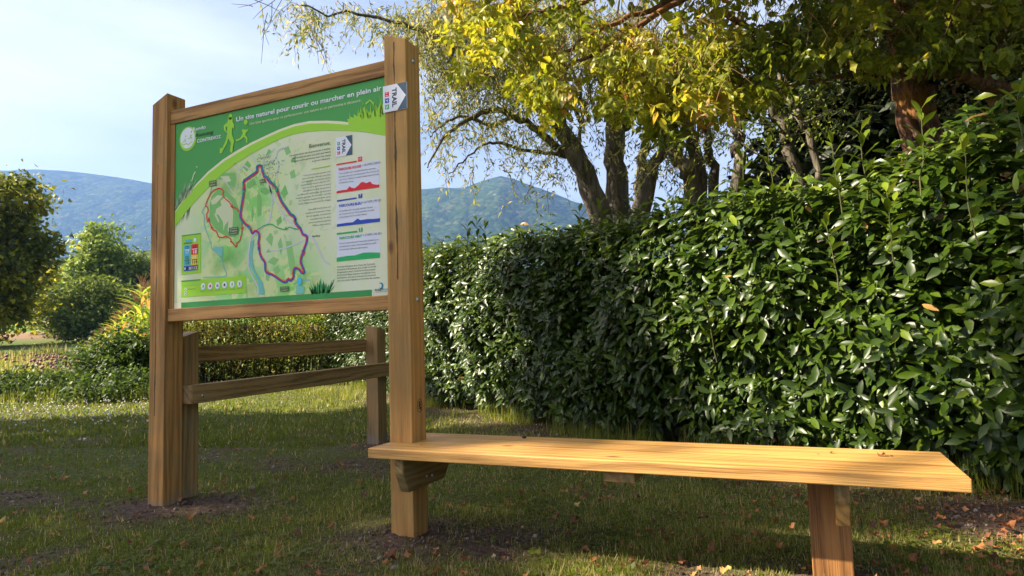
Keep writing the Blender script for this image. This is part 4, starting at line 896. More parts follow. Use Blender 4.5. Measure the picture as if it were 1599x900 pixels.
shrub('bramble_bush', 'low dark bramble with arching shoots, leftmost bush before the meadow', 'shrub', [g_(150, 600), g_(112, 592)], [.95, .75], .8, 3200, LEAFLET[0], .11, M_DARK)
shrub('russet_bush', 'low reddish and yellow-green bush at the field edge behind the dark bushes', 'shrub', [g_(200, 585), g_(150, 577)], [1.7, 1.1], 1.2, 3500, SMALL, .12, M_HORN)
# nettle clumps by the lawn edge
for (a, b, h_, lb) in (((20, 628), (60, 618), .62, 'low dark green nettle patch at the left edge of the lawn'), ((84, 622), (128, 612), .5, 'low nettle patch between the meadow grass and the lawn'), ((150, 625), (215, 622), .5, 'nettle patch at the foot of the dark bushes beside the left post')):
    shrub('nettle_patch', lb, 'nettles', [g_(*a), g_(*b)], [h_, h_*.6], 1.7, 2600, LEAFLET[0], .085, M_DARK, 'nettle patches along the lawn edge', stem=False)
# ---- maize plants
M_MAIZE = leafmat('maize_leaf', [(0, (.10, .19, .015)), (.5, (.24, .33, .03)), (.85, (.42, .42, .06)), (1, (.45, .22, .06))], .45, .45, .4)
M_MZST = flatmat('maize_stalk', (.16, .19, .06), .6, .3); M_TAS = flatmat('maize_tassel', (.32, .17, .09), .8, .1)
MZL = leaf_tpl([(0, 0), (.12, .045), (.35, .06), (.6, .055), (.82, .03), (1, 0)], .5, .55, .3)
def maize():
    ob = empty('maize_plant', (0, 0, 0), 'tall maize plant with arching strap leaves in the patch left of the board', 'maize plant', 'maize plants at the field edge')
    tb = Tubes(); tb.add(curve((0, 0, -.05), (.04, .03, 1.95), 6, 0, .02), np.linspace(.014, .006, 6), 6); tb.build('stalk', M_MZST, ob)
    n = 18; k = np.arange(n); ph = k*math.pi+rng.normal(size=n)*.35+.3; f = .18+.78*k/n; pos = np.stack([.04*f, .03*f, 1.95*f], -1)
    e = np.stack([np.cos(ph), np.sin(ph), np.zeros(n)], -1); fwd = e*.62+np.array([0, 0, .85]); nor = np.array([0, 0, 1.0])*.62-e*.75
    V, F, T = merge([scatter(MZL[0], MZL[1], pos, fwd, nor, .62*(1-.25*f)*(.85+.3*rng.random(n)))])
    link('leaves', np_mesh('leaves', V, F, True, T), M_MAIZE, ob)
    tb = Tubes()
    for q in range(8): tb.add(curve((.04, .03, 1.9), (.04+.11*math.cos(q*.8), .03+.11*math.sin(q*.8), 2.1+.07*rng.random()), 4, -.1), .004, 4)
    tb.build('tassel', M_TAS, ob); return ob
mz0 = maize(); first = True
def copy_thing(o, loc, rz, sc, label=None):
    c = o.copy(); C.objects.link(c); c.location = loc; c.rotation_euler = (0, 0, rz); c.scale = (sc, sc, sc)
    if label: c['label'] = label
    for ch in list(o.children):
        d = ch.copy(); C.objects.link(d); d.parent = c
    return c
mzs = []
for px in np.linspace(152, 240, 9):
    for row in range(3):
        mzs.append((px+rng.normal()*3, 596-3*row, row, 'left'))
for px in np.linspace(405, 500, 9): mzs.append((px, 596, 1, 'mid'))
for i, (px, py, row, side) in enumerate(mzs):
    x, y = gpt(px, py); s_ = (1.0+.12*rng.random())*(np.clip((px-100)/100, .62, 1.2) if side == 'left' else 1.12); z = float(hground(x, y)); rz = rng.random()*6.28
    lb = 'tall maize plant with arching strap leaves in the bright patch left of the board' if side == 'left' else 'maize plant turning yellow and rust, behind the small-leaved hedge under the map panel'
    if i == 0: mz0.location = (x, y, z); mz0.rotation_euler = (0, 0, rz); mz0.scale = (s_,)*3; mz0['label'] = lb
    else:
        c = copy_thing(mz0, (x, y, z), rz, s_, lb)
        if side != 'left': c['group'] = 'maize plants behind the small-leaved hedge'
# ================================================================== trees
BARK_G = barkmat('grey_ridged_bark', (.032, .024, .018), (.20, .165, .125), (.10, .09, .05))
BARK_S = barkmat('slim_pale_bark', (.06, .045, .035), (.36, .30, .24), (.17, .15, .08))
BARK_R = barkmat('red_fibrous_bark', (.05, .02, .012), (.26, .13, .085), (.30, .13, .03), 20, 1.0)
BARK_M = barkmat('mossy_orange_bark', (.05, .022, .01), (.30, .13, .035), (.34, .20, .10), 22, 1.0)
BARK_P = barkmat('pale_bark', (.16, .14, .12), (.42, .40, .36), None, 8, .5)
M_WIL = leafmat('willow_leaf', [(0, (.08, .10, .025)), (.5, (.19, .21, .05)), (.9, (.36, .34, .08)), (1, (.42, .30, .08))], .5, .5, .3)
M_BOX = leafmat('box_elder_leaf', [(0, (.045, .07, .008)), (.35, (.12, .155, .012)), (.65, (.27, .28, .02)), (.88, (.38, .33, .03)), (.97, (.42, .20, .04)), (1, (.55, .50, .30))], .4, .52, .35, 1.7)
M_OAK = leafmat('broad_leaf', [(0, (.05, .08, .014)), (.5, (.11, .16, .022)), (1, (.25, .28, .04))], .5, .35, .25)
M_CON = leafmat('evergreen_leaf', [(0, (.006, .012, .004)), (.6, (.014, .026, .007)), (.93, (.035, .05, .012)), (1, (.12, .06, .02))], .5, .15, .4)
M_POP = leafmat('poplar_leaf', [(0, (.08, .13, .02)), (.5, (.18, .26, .035)), (1, (.32, .38, .06))], .5, .35, .25)
M_YEL = leafmat('yellowing_leaf', [(0, (.055, .08, .01)), (.5, (.17, .18, .018)), (1, (.40, .34, .03))], .5, .45, .25)
def stem(tb, pts, rad, seg=9, n=20, wob=.16, jit=.006):
    P = spline(pts, n); L = np.linalg.norm(P[-1]-P[0]); P[1:-1] += rng.normal(size=(n-2, 3))*jit*L
    tb.add(P, np.interp(np.linspace(0, 1, n), np.linspace(0, 1, len(rad)), rad), seg, wob); return P
def crown_tree(name, label, x, y, h, rad, nclump, nleaf, tpl, sz, bark, leaf, group=None, trunk_r=None, crown_lo=.25, squash=1.0, cat='tree', lean=(0, 0), cr=.32, base_z=None, centres=None):
    z0 = float(hground(x, y)) if base_z is None else base_z
    ob = empty(name, (x, y, z0), label, cat, group); tr = trunk_r or h*.022; tb = Tubes()
    top = np.array([x+lean[0], y+lean[1], z0+h*.9]); T = curve((x, y, z0-.2), top, 9, 0, .015); tb.add(T, np.linspace(tr*1.25, tr*.2, 9), 9, .12)
    if centres is None:
        u = rdir(nclump); r = rng.random(nclump)**.45; cz = z0+h*(crown_lo+1)/2; hz = h*(1-crown_lo)/2
        c = np.stack([x+lean[0]*.7+u[:, 0]*r*rad, y+lean[1]*.7+u[:, 1]*r*rad, cz+u[:, 2]*r*hz*squash], -1)
        c[:, :2] += (fbm(c[:, 2]*1.3, u[:, 0]*3, .5, 2)[:, None]-.5)*rad*.4
    else: c = centres; nclump = len(c)
    for q in c[::max(1, nclump//60)]:
        f = np.clip((q[2]-z0)/h*.62, .1, .85); a = T[0]*(1-f)+T[-1]*f; tb.add(curve(a, q, 6, 0, .05, .08), np.linspace(tr*.35, tr*.05, 6), 5)
    tb.build('trunk', bark, ob)
    m_ = max(4, nleaf//nclump); cl = rad*cr*(.6+.8*rng.random(nclump)) if centres is None else np.full(nclump, cr)
    pos = c[:, None]+rng.normal(size=(nclump, m_, 3))*cl[:, None, None]*np.array([1, 1, .72])*.6; pos = pos.reshape(-1, 3); n_ = len(pos)
    out = nrm(pos-np.repeat(c, m_, 0)); fwd = out*.6+rdir(n_)*.7+np.array([0, 0, -.25]); nor = np.array([0, 0, .8])+rdir(n_)*.7+out*.6
    tint = np.clip(np.repeat(rng.random(nclump), m_)*.55+rng.random(n_)*.45, 0, 1)
    V, F, T_ = merge([scatter(tpl[0], tpl[1], pos, fwd, nor, sz*(.6+.8*rng.random(n_)), tint)])
    link('crown', np_mesh('crown', V, F, False, T_), leaf, ob); return ob
# ---- old willow behind the hedge (four big stems, traced at their real distance)
def willow():
    base = view(968, 330, 12.0); ob = empty('willow_tree', (base[0], base[1], float(hground(base[0], base[1]))), 'old many-stemmed willow with grey ridged bark leaning left above the hedge', 'tree')
    tb = Tubes(); D = 12.0; limbs = []
    S_ = lambda pts, rad, D0=12.0, D1=None: limbs.append(stem(tb, [view(px, py, D0+((D1 or D0)-D0)*i/(len(pts)-1)) for i, (px, py) in enumerate(pts)], [r*.84*D0/FPX for r in rad], 12, 26))
    S_([(948, 470), (942, 380), (928, 305), (905, 255), (880, 200), (861, 150), (845, 95), (820, 40), (800, -40)], [26, 23, 19, 16, 13, 11, 9, 7], 12, 11)
    S_([(970, 470), (968, 380), (966, 300), (963, 240), (960, 180), (950, 130), (935, 90), (905, 50), (880, -20)], [28, 25, 20, 18, 15, 13, 11, 8], 12.2, 12.6)
    S_([(975, 200), (965, 150), (975, 100), (1000, 40), (1010, -40)], [13, 10, 9, 7], 12.3, 13)
    S_([(985, 470), (990, 380), (998, 300), (1006, 240), (1019, 167), (1035, 110), (1060, 30)], [15, 12, 10, 9, 8, 6], 12.5, 13.5)
    S_([(995, 470), (1000, 380), (1012, 300), (1033, 235), (1052, 190), (1090, 130), (1130, 60)], [16, 13, 11, 10, 9, 7], 11.8, 11.2)
    S_([(893, 243), (855, 220), (828, 196), (800, 182), (770, 172), (735, 186), (705, 204), (680, 235), (668, 262)], [8, 7, 6.5, 5.5, 5, 4, 3, 2, 1.2], 12, 10.5)
    S_([(893, 246), (850, 238), (815, 234), (780, 224), (755, 226), (725, 252), (700, 272)], [4, 3.5, 3.2, 3, 2, 1.5, .8], 12, 11)
    S_([(800, 183), (770, 195), (720, 182), (690, 196), (672, 214)], [4, 3.5, 2.5, 1.8, 1], 11.6, 10.8)
    S_([(861, 150), (820, 120), (760, 95), (700, 62), (640, 40), (575, 25), (520, 22), (470, 8)], [7, 6, 5, 4, 3.2, 2.6, 1.8, 1], 11.6, 10.2)
    S_([(850, 110), (800, 60), (740, 20), (690, -20)], [8, 6, 4, 3], 11.6, 11)
    S_([(905, 255), (880, 190), (885, 130), (860, 90)], [4, 3, 2.4, 1.5], 12, 12.6); S_([(930, 300), (905, 230), (915, 170), (930, 110)], [5, 4, 3, 2], 12.2, 13)
    for px in np.linspace(700, 1120, 12): 
        b = view(940+(px-910)*.3, 170, 12); S_([(940+(px-910)*.35, 190), (px*.55+940*.45, 100), (px, -10+20*rng.random())], [4, 3, 2], 12, 12+2*(rng.random()-.5))
    tb.build('trunk', BARK_G, ob)
    # fine hanging shoots
    tw = Tubes(); pos, fwd = [], []
    reg = [(840, 60, 100, 75, 330), (745, 95, 80, 62, 290), (690, 35, 50, 38, 150), (700, 190, 35, 45, 34), (770, 190, 50, 50, 46), (860, 215, 55, 50, 70), (930, 140, 50, 60, 70), (1040, 230, 60, 60, 60), (960, 60, 90, 50, 160), (610, 20, 55, 16, 55), (520, 15, 60, 12, 34), (478, 40, 16, 26, 20), (455, 12, 30, 12, 16), (740, 255, 50, 18, 12), (845, 280, 40, 20, 12), (1080, 160, 80, 80, 120)]
    for cx, cy, sx_, sy_r, n in reg:
        for q in range(int(n*1.7) if n > 70 else n):
            D_ = 11.6+rng.normal()*.8; a = view(cx+rng.normal()*sx_*.62, cy+rng.normal()*sy_r*.62, D_)
            L_ = .35+.5*rng.random(); dr = rdir(1)[0]*.6; dr[2] = -.35-.6*rng.random(); b = a+dr*L_
            P = curve(a, b, 6, -.06, .05); tw.add(P, np.linspace(.006, .002, 6), 3)
            for f in np.linspace(.1, 1, 13):
                c = P[0]*(1-f)+P[-1]*f; k = int(f*5); c = P[min(k, 5)]*(1-(f*5-k))+P[min(k+1, 5)]*(f*5-k); pos.append(c+rng.normal(size=3)*.03); fwd.append(dr*.7+rdir(1)[0]*.9+np.array([0, 0, -.3]))
    # bare hanging twigs at far left
    for (x0, y0, x1, y1) in ((410, 0, 372, 12), (430, 0, 395, 30), (425, 4, 408, 62), (440, 0, 418, 40), (412, 50, 408, 100), (418, 20, 420, 70), (395, 10, 362, 6), (398, 0, 440, 20), (500, 20, 498, 100), (490, 20, 483, 90), (495, 60, 503, 112)):
        P = spline([view(x0, y0, 10.4), view((x0+x1)/2+6*rng.normal(), (y0+y1)/2, 10.4), view(x1, y1, 10.4)], 8); tw.add(P, np.linspace(.007, .003, 8), 4)
    pos = np.array(pos); fwd = np.array(fwd); n_ = len(pos)
    V, F, T_ = merge([scatter(WILLOW[0], WILLOW[1], pos, fwd, rdir(n_)+np.array([0, 0, .5]), .10*(.6+.8*rng.random(n_)), rng.random(n_))])
    tw.build('twigs', flatmat('willow_twig', (.10, .085, .05), .8, .2), ob)
    link('crown', np_mesh('crown', V, F, False, T_), M_WIL, ob)
willow()
# ---- slim trees right of the willow
def slim_tree(label, pts, rad, D, crown, nl):
    base = view(*pts[0], D); ob = empty('field_maple', (base[0], base[1], float(hground(base[0], base[1]))), label, 'tree', 'slim trees behind the hedge')
    tb = Tubes(); P0 = view(*pts[0], D); pts3 = [np.array([P0[0], P0[1], -.2])]+[view(px, py, D) for px, py in pts]
    stem(tb, pts3, [rad[0]*D/FPX]+[r*D/FPX for r in rad], 9, 22)
    pos = []
    for (cx, cy, sx_, sy_r, n) in crown:
        for q in range(n):
            c = view(cx+rng.normal()*sx_*.6, cy+rng.normal()*sy_r*.6, D+rng.normal()*.9); pos.append(c+rng.normal(size=(nl, 3))*.16)
            if q % 3 == 0: a = pts3[min(len(pts3)-1, 2+q % 3)]; tb.add(curve(a, c, 6, 0, .08, .06), np.linspace(.016, .004, 6), 4)
    pos = np.concatenate(pos); n_ = len(pos); V, F, T_ = merge([scatter(SMALL[0], SMALL[1], pos, rdir(n_)+np.array([0, 0, -.3]), rdir(n_)+np.array([0, 0, .6]), .075*(.6+.8*rng.random(n_)), rng.random(n_))])
    tb.build('trunk', BARK_G, ob); link('crown', np_mesh('crown', V, F, False, T_), M_OAK, ob)
slim_tree('slim grey trunk leaning left just right of the willow', [(1082, 310), (1068, 265), (1050, 225), (1030, 180), (1010, 60)], [12, 11, 10, 9, 6], 11, [(1040, 60, 60, 50, 16)], 26)
slim_tree('second slim trunk right of the willow, leaning left', [(1096, 300), (1086, 225), (1072, 170), (1060, 40)], [11, 10, 9, 6], 11.5, [(1060, 120, 50, 60, 14)], 26)
slim_tree('thin upright trunk in the middle of the slim trees', [(1113, 295), (1105, 235), (1098, 160), (1095, 30)], [8, 7, 6, 4], 12, [(1110, 150, 40, 50, 9)], 26)
slim_tree('straight pale slim trunk with small leaves round it', [(1150, 290), (1152, 220), (1154, 160), (1158, 20)], [10, 9, 8, 6], 10, [(1150, 200, 55, 55, 11)], 26)
slim_tree('dark slim trunk leaning left, second from the right of the slim trees', [(1246, 275), (1228, 210), (1208, 160), (1175, 60)], [9, 8, 7, 5], 9.5, [(1215, 180, 55, 50, 12)], 26)
slim_tree('thinnest slanting trunk, rightmost of the slim trees', [(1272, 255), (1252, 190), (1234, 150), (1210, 60)], [6, 5, 4.5, 3], 9, [(1290, 180, 60, 50, 18)], 26)
# ---- box elder hanging over the hedge
def box_elder():
    b = view(1446, 430, 7.2); ob = empty('box_elder_tree', (b[0], b[1], float(hground(b[0], b[1]))), 'box elder with reddish trunk whose yellow-green branches hang over the hedge', 'tree')
    tb = Tubes(); st = lambda pts, rad, D0, D1: stem(tb, [view(px, py, D0+(D1-D0)*i/(len(pts)-1)) for i, (px, py) in enumerate(pts)], [r*D0/FPX for r in rad], 12, 26)
    st([(1450, 560), (1448, 400), (1442, 250), (1432, 180), (1425, 110), (1415, 40), (1400, -60)], [38, 34, 30, 27, 24, 22, 20], 7.2, 7.0)
    st([(1425, 110), (1400, 60), (1340, 30), (1260, 60), (1180, 75), (1100, 95)], [10, 8, 7, 5, 3.5, 2], 7, 6.2)
    st([(1600, 150), (1500, 118), (1440, 112), (1370, 112), (1290, 88), (1200, 60), (1130, 20)], [9, 9, 8, 7, 6, 5, 4], 6.2, 6)
    st([(1330, 118), (1270, 128), (1200, 140), (1150, 160)], [3.5, 3, 2.4, 1.5], 6.3, 5.8)
    st([(1270, -60), (1150, -30), (1050, 10), (985, 50), (940, 80), (900, 95), (880, 110)], [7, 6, 5, 4, 3, 2, 1.2], 6, 5.6)
    st([(1100, -20), (1000, 20), (930, 50), (870, 84), (800, 88), (760, 80)], [5, 4, 3, 2.4, 1.6, 1], 6, 5.6)
    st([(1050, -40), (960, -10), (880, 10), (800, 25), (750, 30)], [4, 4, 3, 2, 1], 6, 5.5); st([(985, 50), (960, 110), (955, 160)], [2.5, 1.8, 1], 5.8, 5.7)
    st([(1200, 60), (1120, 110), (1060, 160), (1030, 195)], [4, 3, 2, 1.2], 6, 5.6); st([(1440, 60), (1500, 10), (1560, -40)], [12, 9, 7], 7, 6.6); st([(1410, 60), (1385, 10), (1370, -40)], [12, 10, 8], 7, 7.4)
    tb.build('trunk', BARK_R, ob)
    # leaf sprays: lower outline follows the photo's fringe
    edge = np.array([(705, 60), (722, 105), (745, 112), (770, 88), (800, 100), (828, 150), (850, 178), (868, 150), (900, 118), (945, 150), (985, 170), (1000, 150), (1025, 195), (1045, 218), (1065, 195), (1095, 160), (1130, 165), (1165, 150), (1200, 140), (1290, 120), (1400, 90), (1700, 70)], float)
    pos = []; dirs = []; tn = []
    n = 5600; px = 690+970*rng.random(n); ylo = np.interp(px, edge[:, 0], edge[:, 1]); py = ylo-np.abs(rng.normal(size=n))*78+4
    gap = fbm(px, py, .018, 3); k = (gap > .38+.07*(px < 1000)+.10*(px < 790)) & (py > -150); px, py = px[k], py[k]; n = len(px)
    D_ = 5.9+rng.normal(size=n)*.55+(px > 1200)*.3; A = view(px, py, D_); tw = Tubes()
    clump_t = fbm(px, py, .02, 2)
    for i in range(n):
        rach = rdir(1)[0]*.8; rach[2] = -.35-.5*rng.random(); rach = nrm(rach); L_ = .12+.08*rng.random(); a = A[i]
        if i % 2 == 0: tw.add(curve(a-rach*.22+np.array([0, 0, .06]), a, 4, -.1), [.004, .003, .002, .0015], 3)
        side = nrm(np.cross(rach, rdir(1)[0])); up_ = nrm(np.cross(side, rach))
        for (f, s_, an) in ((1, 0, 0), (.62, 1, .9), (.62, -1, .9), (.25, 1, 1.1), (.25, -1, 1.1)):
            if rng.random() < .12: continue
            pos.append(a+rach*L_*f); dirs.append((rach*math.cos(an)+side*s_*math.sin(an)+np.array([0, 0, -.25]), up_)); tn.append(min(1, max(0, clump_t[i]*.75+.25*rng.random()+(.25 if px[i] < 1150 else -.25)*rng.random()+(.3 if rng.random() < .04 else 0))))  # shade of the right-hand canopy is put into the leaf tint, darker there
    # upper crown carries on above the picture
    m_ = 7500; Q = np.stack([rng.uniform(-3.2, 5.5, m_), rng.uniform(2.6, 8.0, m_), rng.uniform(3.9, 7.8, m_)], -1)
    qx, qy, qz = topx(Q); Q = Q[((qy < -12) | (qx > 1650)) & (.8*Q[:, 2]+.659*Q[:, 0] > 2.45) & (fbm(Q[:, 0], Q[:, 1]+Q[:, 2], 1.1, 2) > .42)]
    for a in Q:
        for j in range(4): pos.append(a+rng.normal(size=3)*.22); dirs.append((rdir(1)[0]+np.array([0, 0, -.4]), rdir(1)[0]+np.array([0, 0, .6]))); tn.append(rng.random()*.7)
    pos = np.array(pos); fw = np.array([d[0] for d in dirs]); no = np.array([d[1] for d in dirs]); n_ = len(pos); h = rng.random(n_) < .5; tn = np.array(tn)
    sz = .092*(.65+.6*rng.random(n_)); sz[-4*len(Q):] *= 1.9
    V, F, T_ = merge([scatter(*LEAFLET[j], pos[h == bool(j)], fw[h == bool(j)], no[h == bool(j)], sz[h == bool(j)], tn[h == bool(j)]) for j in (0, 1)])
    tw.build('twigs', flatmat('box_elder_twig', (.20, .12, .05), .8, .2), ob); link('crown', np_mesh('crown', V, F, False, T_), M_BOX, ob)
box_elder()
def leaning_conifer():
    b = view(1590, 330, 6.2); ob = empty('leaning_mossy_tree', (b[0], b[1], 0), 'leaning tree with orange mossy trunk at the right edge above the hedge', 'tree'); tb = Tubes()
    st = lambda pts, rad, D0, D1: stem(tb, [view(px, py, D0+(D1-D0)*i/(len(pts)-1)) for i, (px, py) in enumerate(pts)], [r*D0/FPX for r in rad], 11, 24, .3, .01)
    st([(1600, 520), (1590, 380), (1575, 260), (1562, 190), (1535, 120), (1500, 60), (1465, 20), (1440, -40)], [20, 18, 14, 12, 11, 10, 9, 8], 6.2, 6.6)
    for (a, b_, c) in (((1545, 130), (1500, 122), (1465, 140)), ((1505, 125), (1490, 140), (1498, 155)), ((1535, 120), (1560, 70), (1590, 30)), ((1500, 60), (1530, 20), (1550, -20)), ((1480, 30), (1440, 20), (1400, 30)), ((1520, 100), (1470, 96), (1390, 118)), ((1560, 180), (1510, 200), (1480, 220)), ((1465, 20), (1475, 60), (1470, 100)), ((1590, 30), (1560, 60), (1545, 100)), ((1400, 0), (1385, 40), (1395, 90))):
        st([a, b_, c], [3, 2, .8], 6.2, 6.0)
    tb.build('trunk', BARK_M, ob)
    pos = []
    for (cx, cy, sx_, sy_r, n) in ((1540, 20, 70, 40, 40), (1500, 170, 40, 35, 22), (1580, 120, 30, 60, 30), (1370, 50, 70, 40, 30), (1290, 150, 50, 40, 20)):
        for q in range(n): pos.append(view(cx+rng.normal()*sx_*.6, cy+rng.normal()*sy_r*.6, 6.7+rng.normal()*.5)+rng.normal(size=(16, 3))*.10)
    pos = np.concatenate(pos); n_ = len(pos); V, F, T_ = merge([scatter(SMALL[0], SMALL[1], pos, rdir(n_)+np.array([0, 0, -.3]), rdir(n_)+np.array([0, 0, .6]), .05*(.6+.8*rng.random(n_)), rng.random(n_))])
    link('crown', np_mesh('crown', V, F, False, T_), leafmat('ivy_leaf', [(0, (.03, .05, .008)), (.7, (.09, .11, .015)), (1, (.22, .15, .03))], .4, .3, .5), ob)
leaning_conifer()
# ---- dark evergreens closing the right background
for i, (px, D_, h, r, lb) in enumerate(((1285, 12.0, 5.4, 1.3, 'dark evergreen behind the slim trees, leftmost of the dark trees at right'), (1350, 10.8, 6.6, 1.6, 'dark evergreen left of the box elder trunk'), (1440, 10.0, 7.2, 1.8, 'dark evergreen directly behind the box elder trunk'), (1550, 9.3, 7.2, 1.8, 'dark evergreen between the box elder and the leaning mossy tree'), (1690, 8.4, 7.2, 1.9, 'dark evergreen cut by the right edge of the photo'))):
    P_ = view(px, 400, D_); crown_tree('evergreen_tree', lb, P_[0], P_[1], h, r, 130, 9000, CLUMP, .16, BARK_R, M_CON, 'dark evergreens behind the hedge', crown_lo=.05, cr=.26)
# ---- trees beyond the meadow, left of the board
def at_dist(px, D): 
    P_ = view(px, 545, D); return P_[0], P_[1]
x, y = at_dist(-38, 30); crown_tree('field_ash', 'big tree at the left edge with a pale trunk, its sunlit crown yellow-green', x, y, 9.5, 2.7, 150, 26000, CLUMP, .2, BARK_P, leafmat('ash_leaf', [(0, (.045, .065, .01)), (.5, (.11, .135, .015)), (1, (.50, .46, .04))], .5, .45, .25), crown_lo=.14, trunk_r=.22, cr=.24)
x, y = at_dist(155, 58); crown_tree('poplar_tree', 'slim upright poplar standing above the bushes beyond the field', x, y, 10.2, 1.9, 70, 9000, CLUMP, .26, BARK_G, M_POP, crown_lo=.12, cr=.45)
x, y = at_dist(138, 50); crown_tree('round_bush', 'rounded grey-green tree in front of the poplar', x, y, 4.9, 2.4, 70, 9000, CLUMP, .2, BARK_G, M_OAK, crown_lo=0, cr=.36, cat='tree')
for px, D_, h, r, lb, mt in ((95, 64, 6.4, 3.4, 'yellowing round tree left of the poplar', M_YEL), (195, 62, 7.0, 3.2, 'dull green tree between the poplar and the board', M_YEL), (228, 60, 6.8, 3.2, 'green tree partly behind the left post', M_OAK), (262, 66, 8.0, 3.6, 'green tree hidden behind the board', M_OAK), (62, 74, 7.0, 3.4, 'tree just right of the big tree at the left edge', M_YEL), (112, 58, 4.6, 2.6, 'low dark tree under the yellowing tree', M_OAK), (180, 54, 3.8, 2.4, 'low bushy tree before the tree line, right of the rounded tree', M_OAK), (-40, 46, 8.5, 3.5, 'tree past the left edge of the photo', M_YEL)):
    x, y = at_dist(px, D_); crown_tree('field_tree', lb, x, y, h, r, 55, 7000, CLUMP, .26, BARK_G, mt, 'trees along the far field', crown_lo=.05, cr=.36)
# ---- unseen trees added at the left, crowns shaped to shade lawn, board and hedge
def shade_tree(label, x, y, h, cells, r, nl=46, sz=.2):
    """cells: (a, b) spots seen along the sun's rays that this crown covers"""
    sA = math.tan(SUN_A); ob_c = []
    for a, b in cells:
        xx = x+rng.normal()*1.1; yy = a+sA*xx; zz_ = (b-xx/math.cos(SUN_A)*math.sin(SUN_E))/math.cos(SUN_E); ob_c.append((xx, yy, zz_))
    crown_tree('added_shade_tree', label, x, y, h, 4, 1, nl*len(cells), CLUMP, sz, BARK_G, M_OAK, 'unseen trees added to shade the lawn', trunk_r=.3, centres=np.array(ob_c), cr=r)
def cells(a0, a1, b0, b1, step, thr, seed):
    out = []
    for a in np.arange(a0, a1+.01, step):
        for b in np.arange(b0, b1+.01, step):
            aa, bb = a+rng.normal()*step*.2, b+rng.normal()*step*.2
            if fbm(aa+seed, bb-seed, .9, 3) > thr: out.append((aa, bb))
    return out
tri_cells = [(a, b) for a, b in cells(3.3, 4.2, -.7, .95, .25, .0, 1) if b < .70-1.38*(a-3.33)]
shade_tree('unseen tall leafy tree added to the left, its upper crown shaped to shade the lawn', -16, -1.5, 13, cells(.2, 7.0, -2.6, -.45, .34, .36, 3)+cells(.2, 9.6, -6.2, -2.7, .38, .445, 7), .42)
shade_tree('unseen tall leafy tree added to the left, its top shaped to shade the board', -14.5, 0, 13.4, tri_cells+cells(5.55, 6.95, -.6, .75, .40, .36, 5)+cells(.1, 1.7, -.6, .35, .36, .36, 9), .23, 64, .15)
shade_tree('unseen tall leafy tree nearest the camera, added to shade the right hedge end', -14.5, -7.6, 14.5, cells(1.9, 3.0, .95, 2.8, .36, .40, 11), .23, 60, .15)

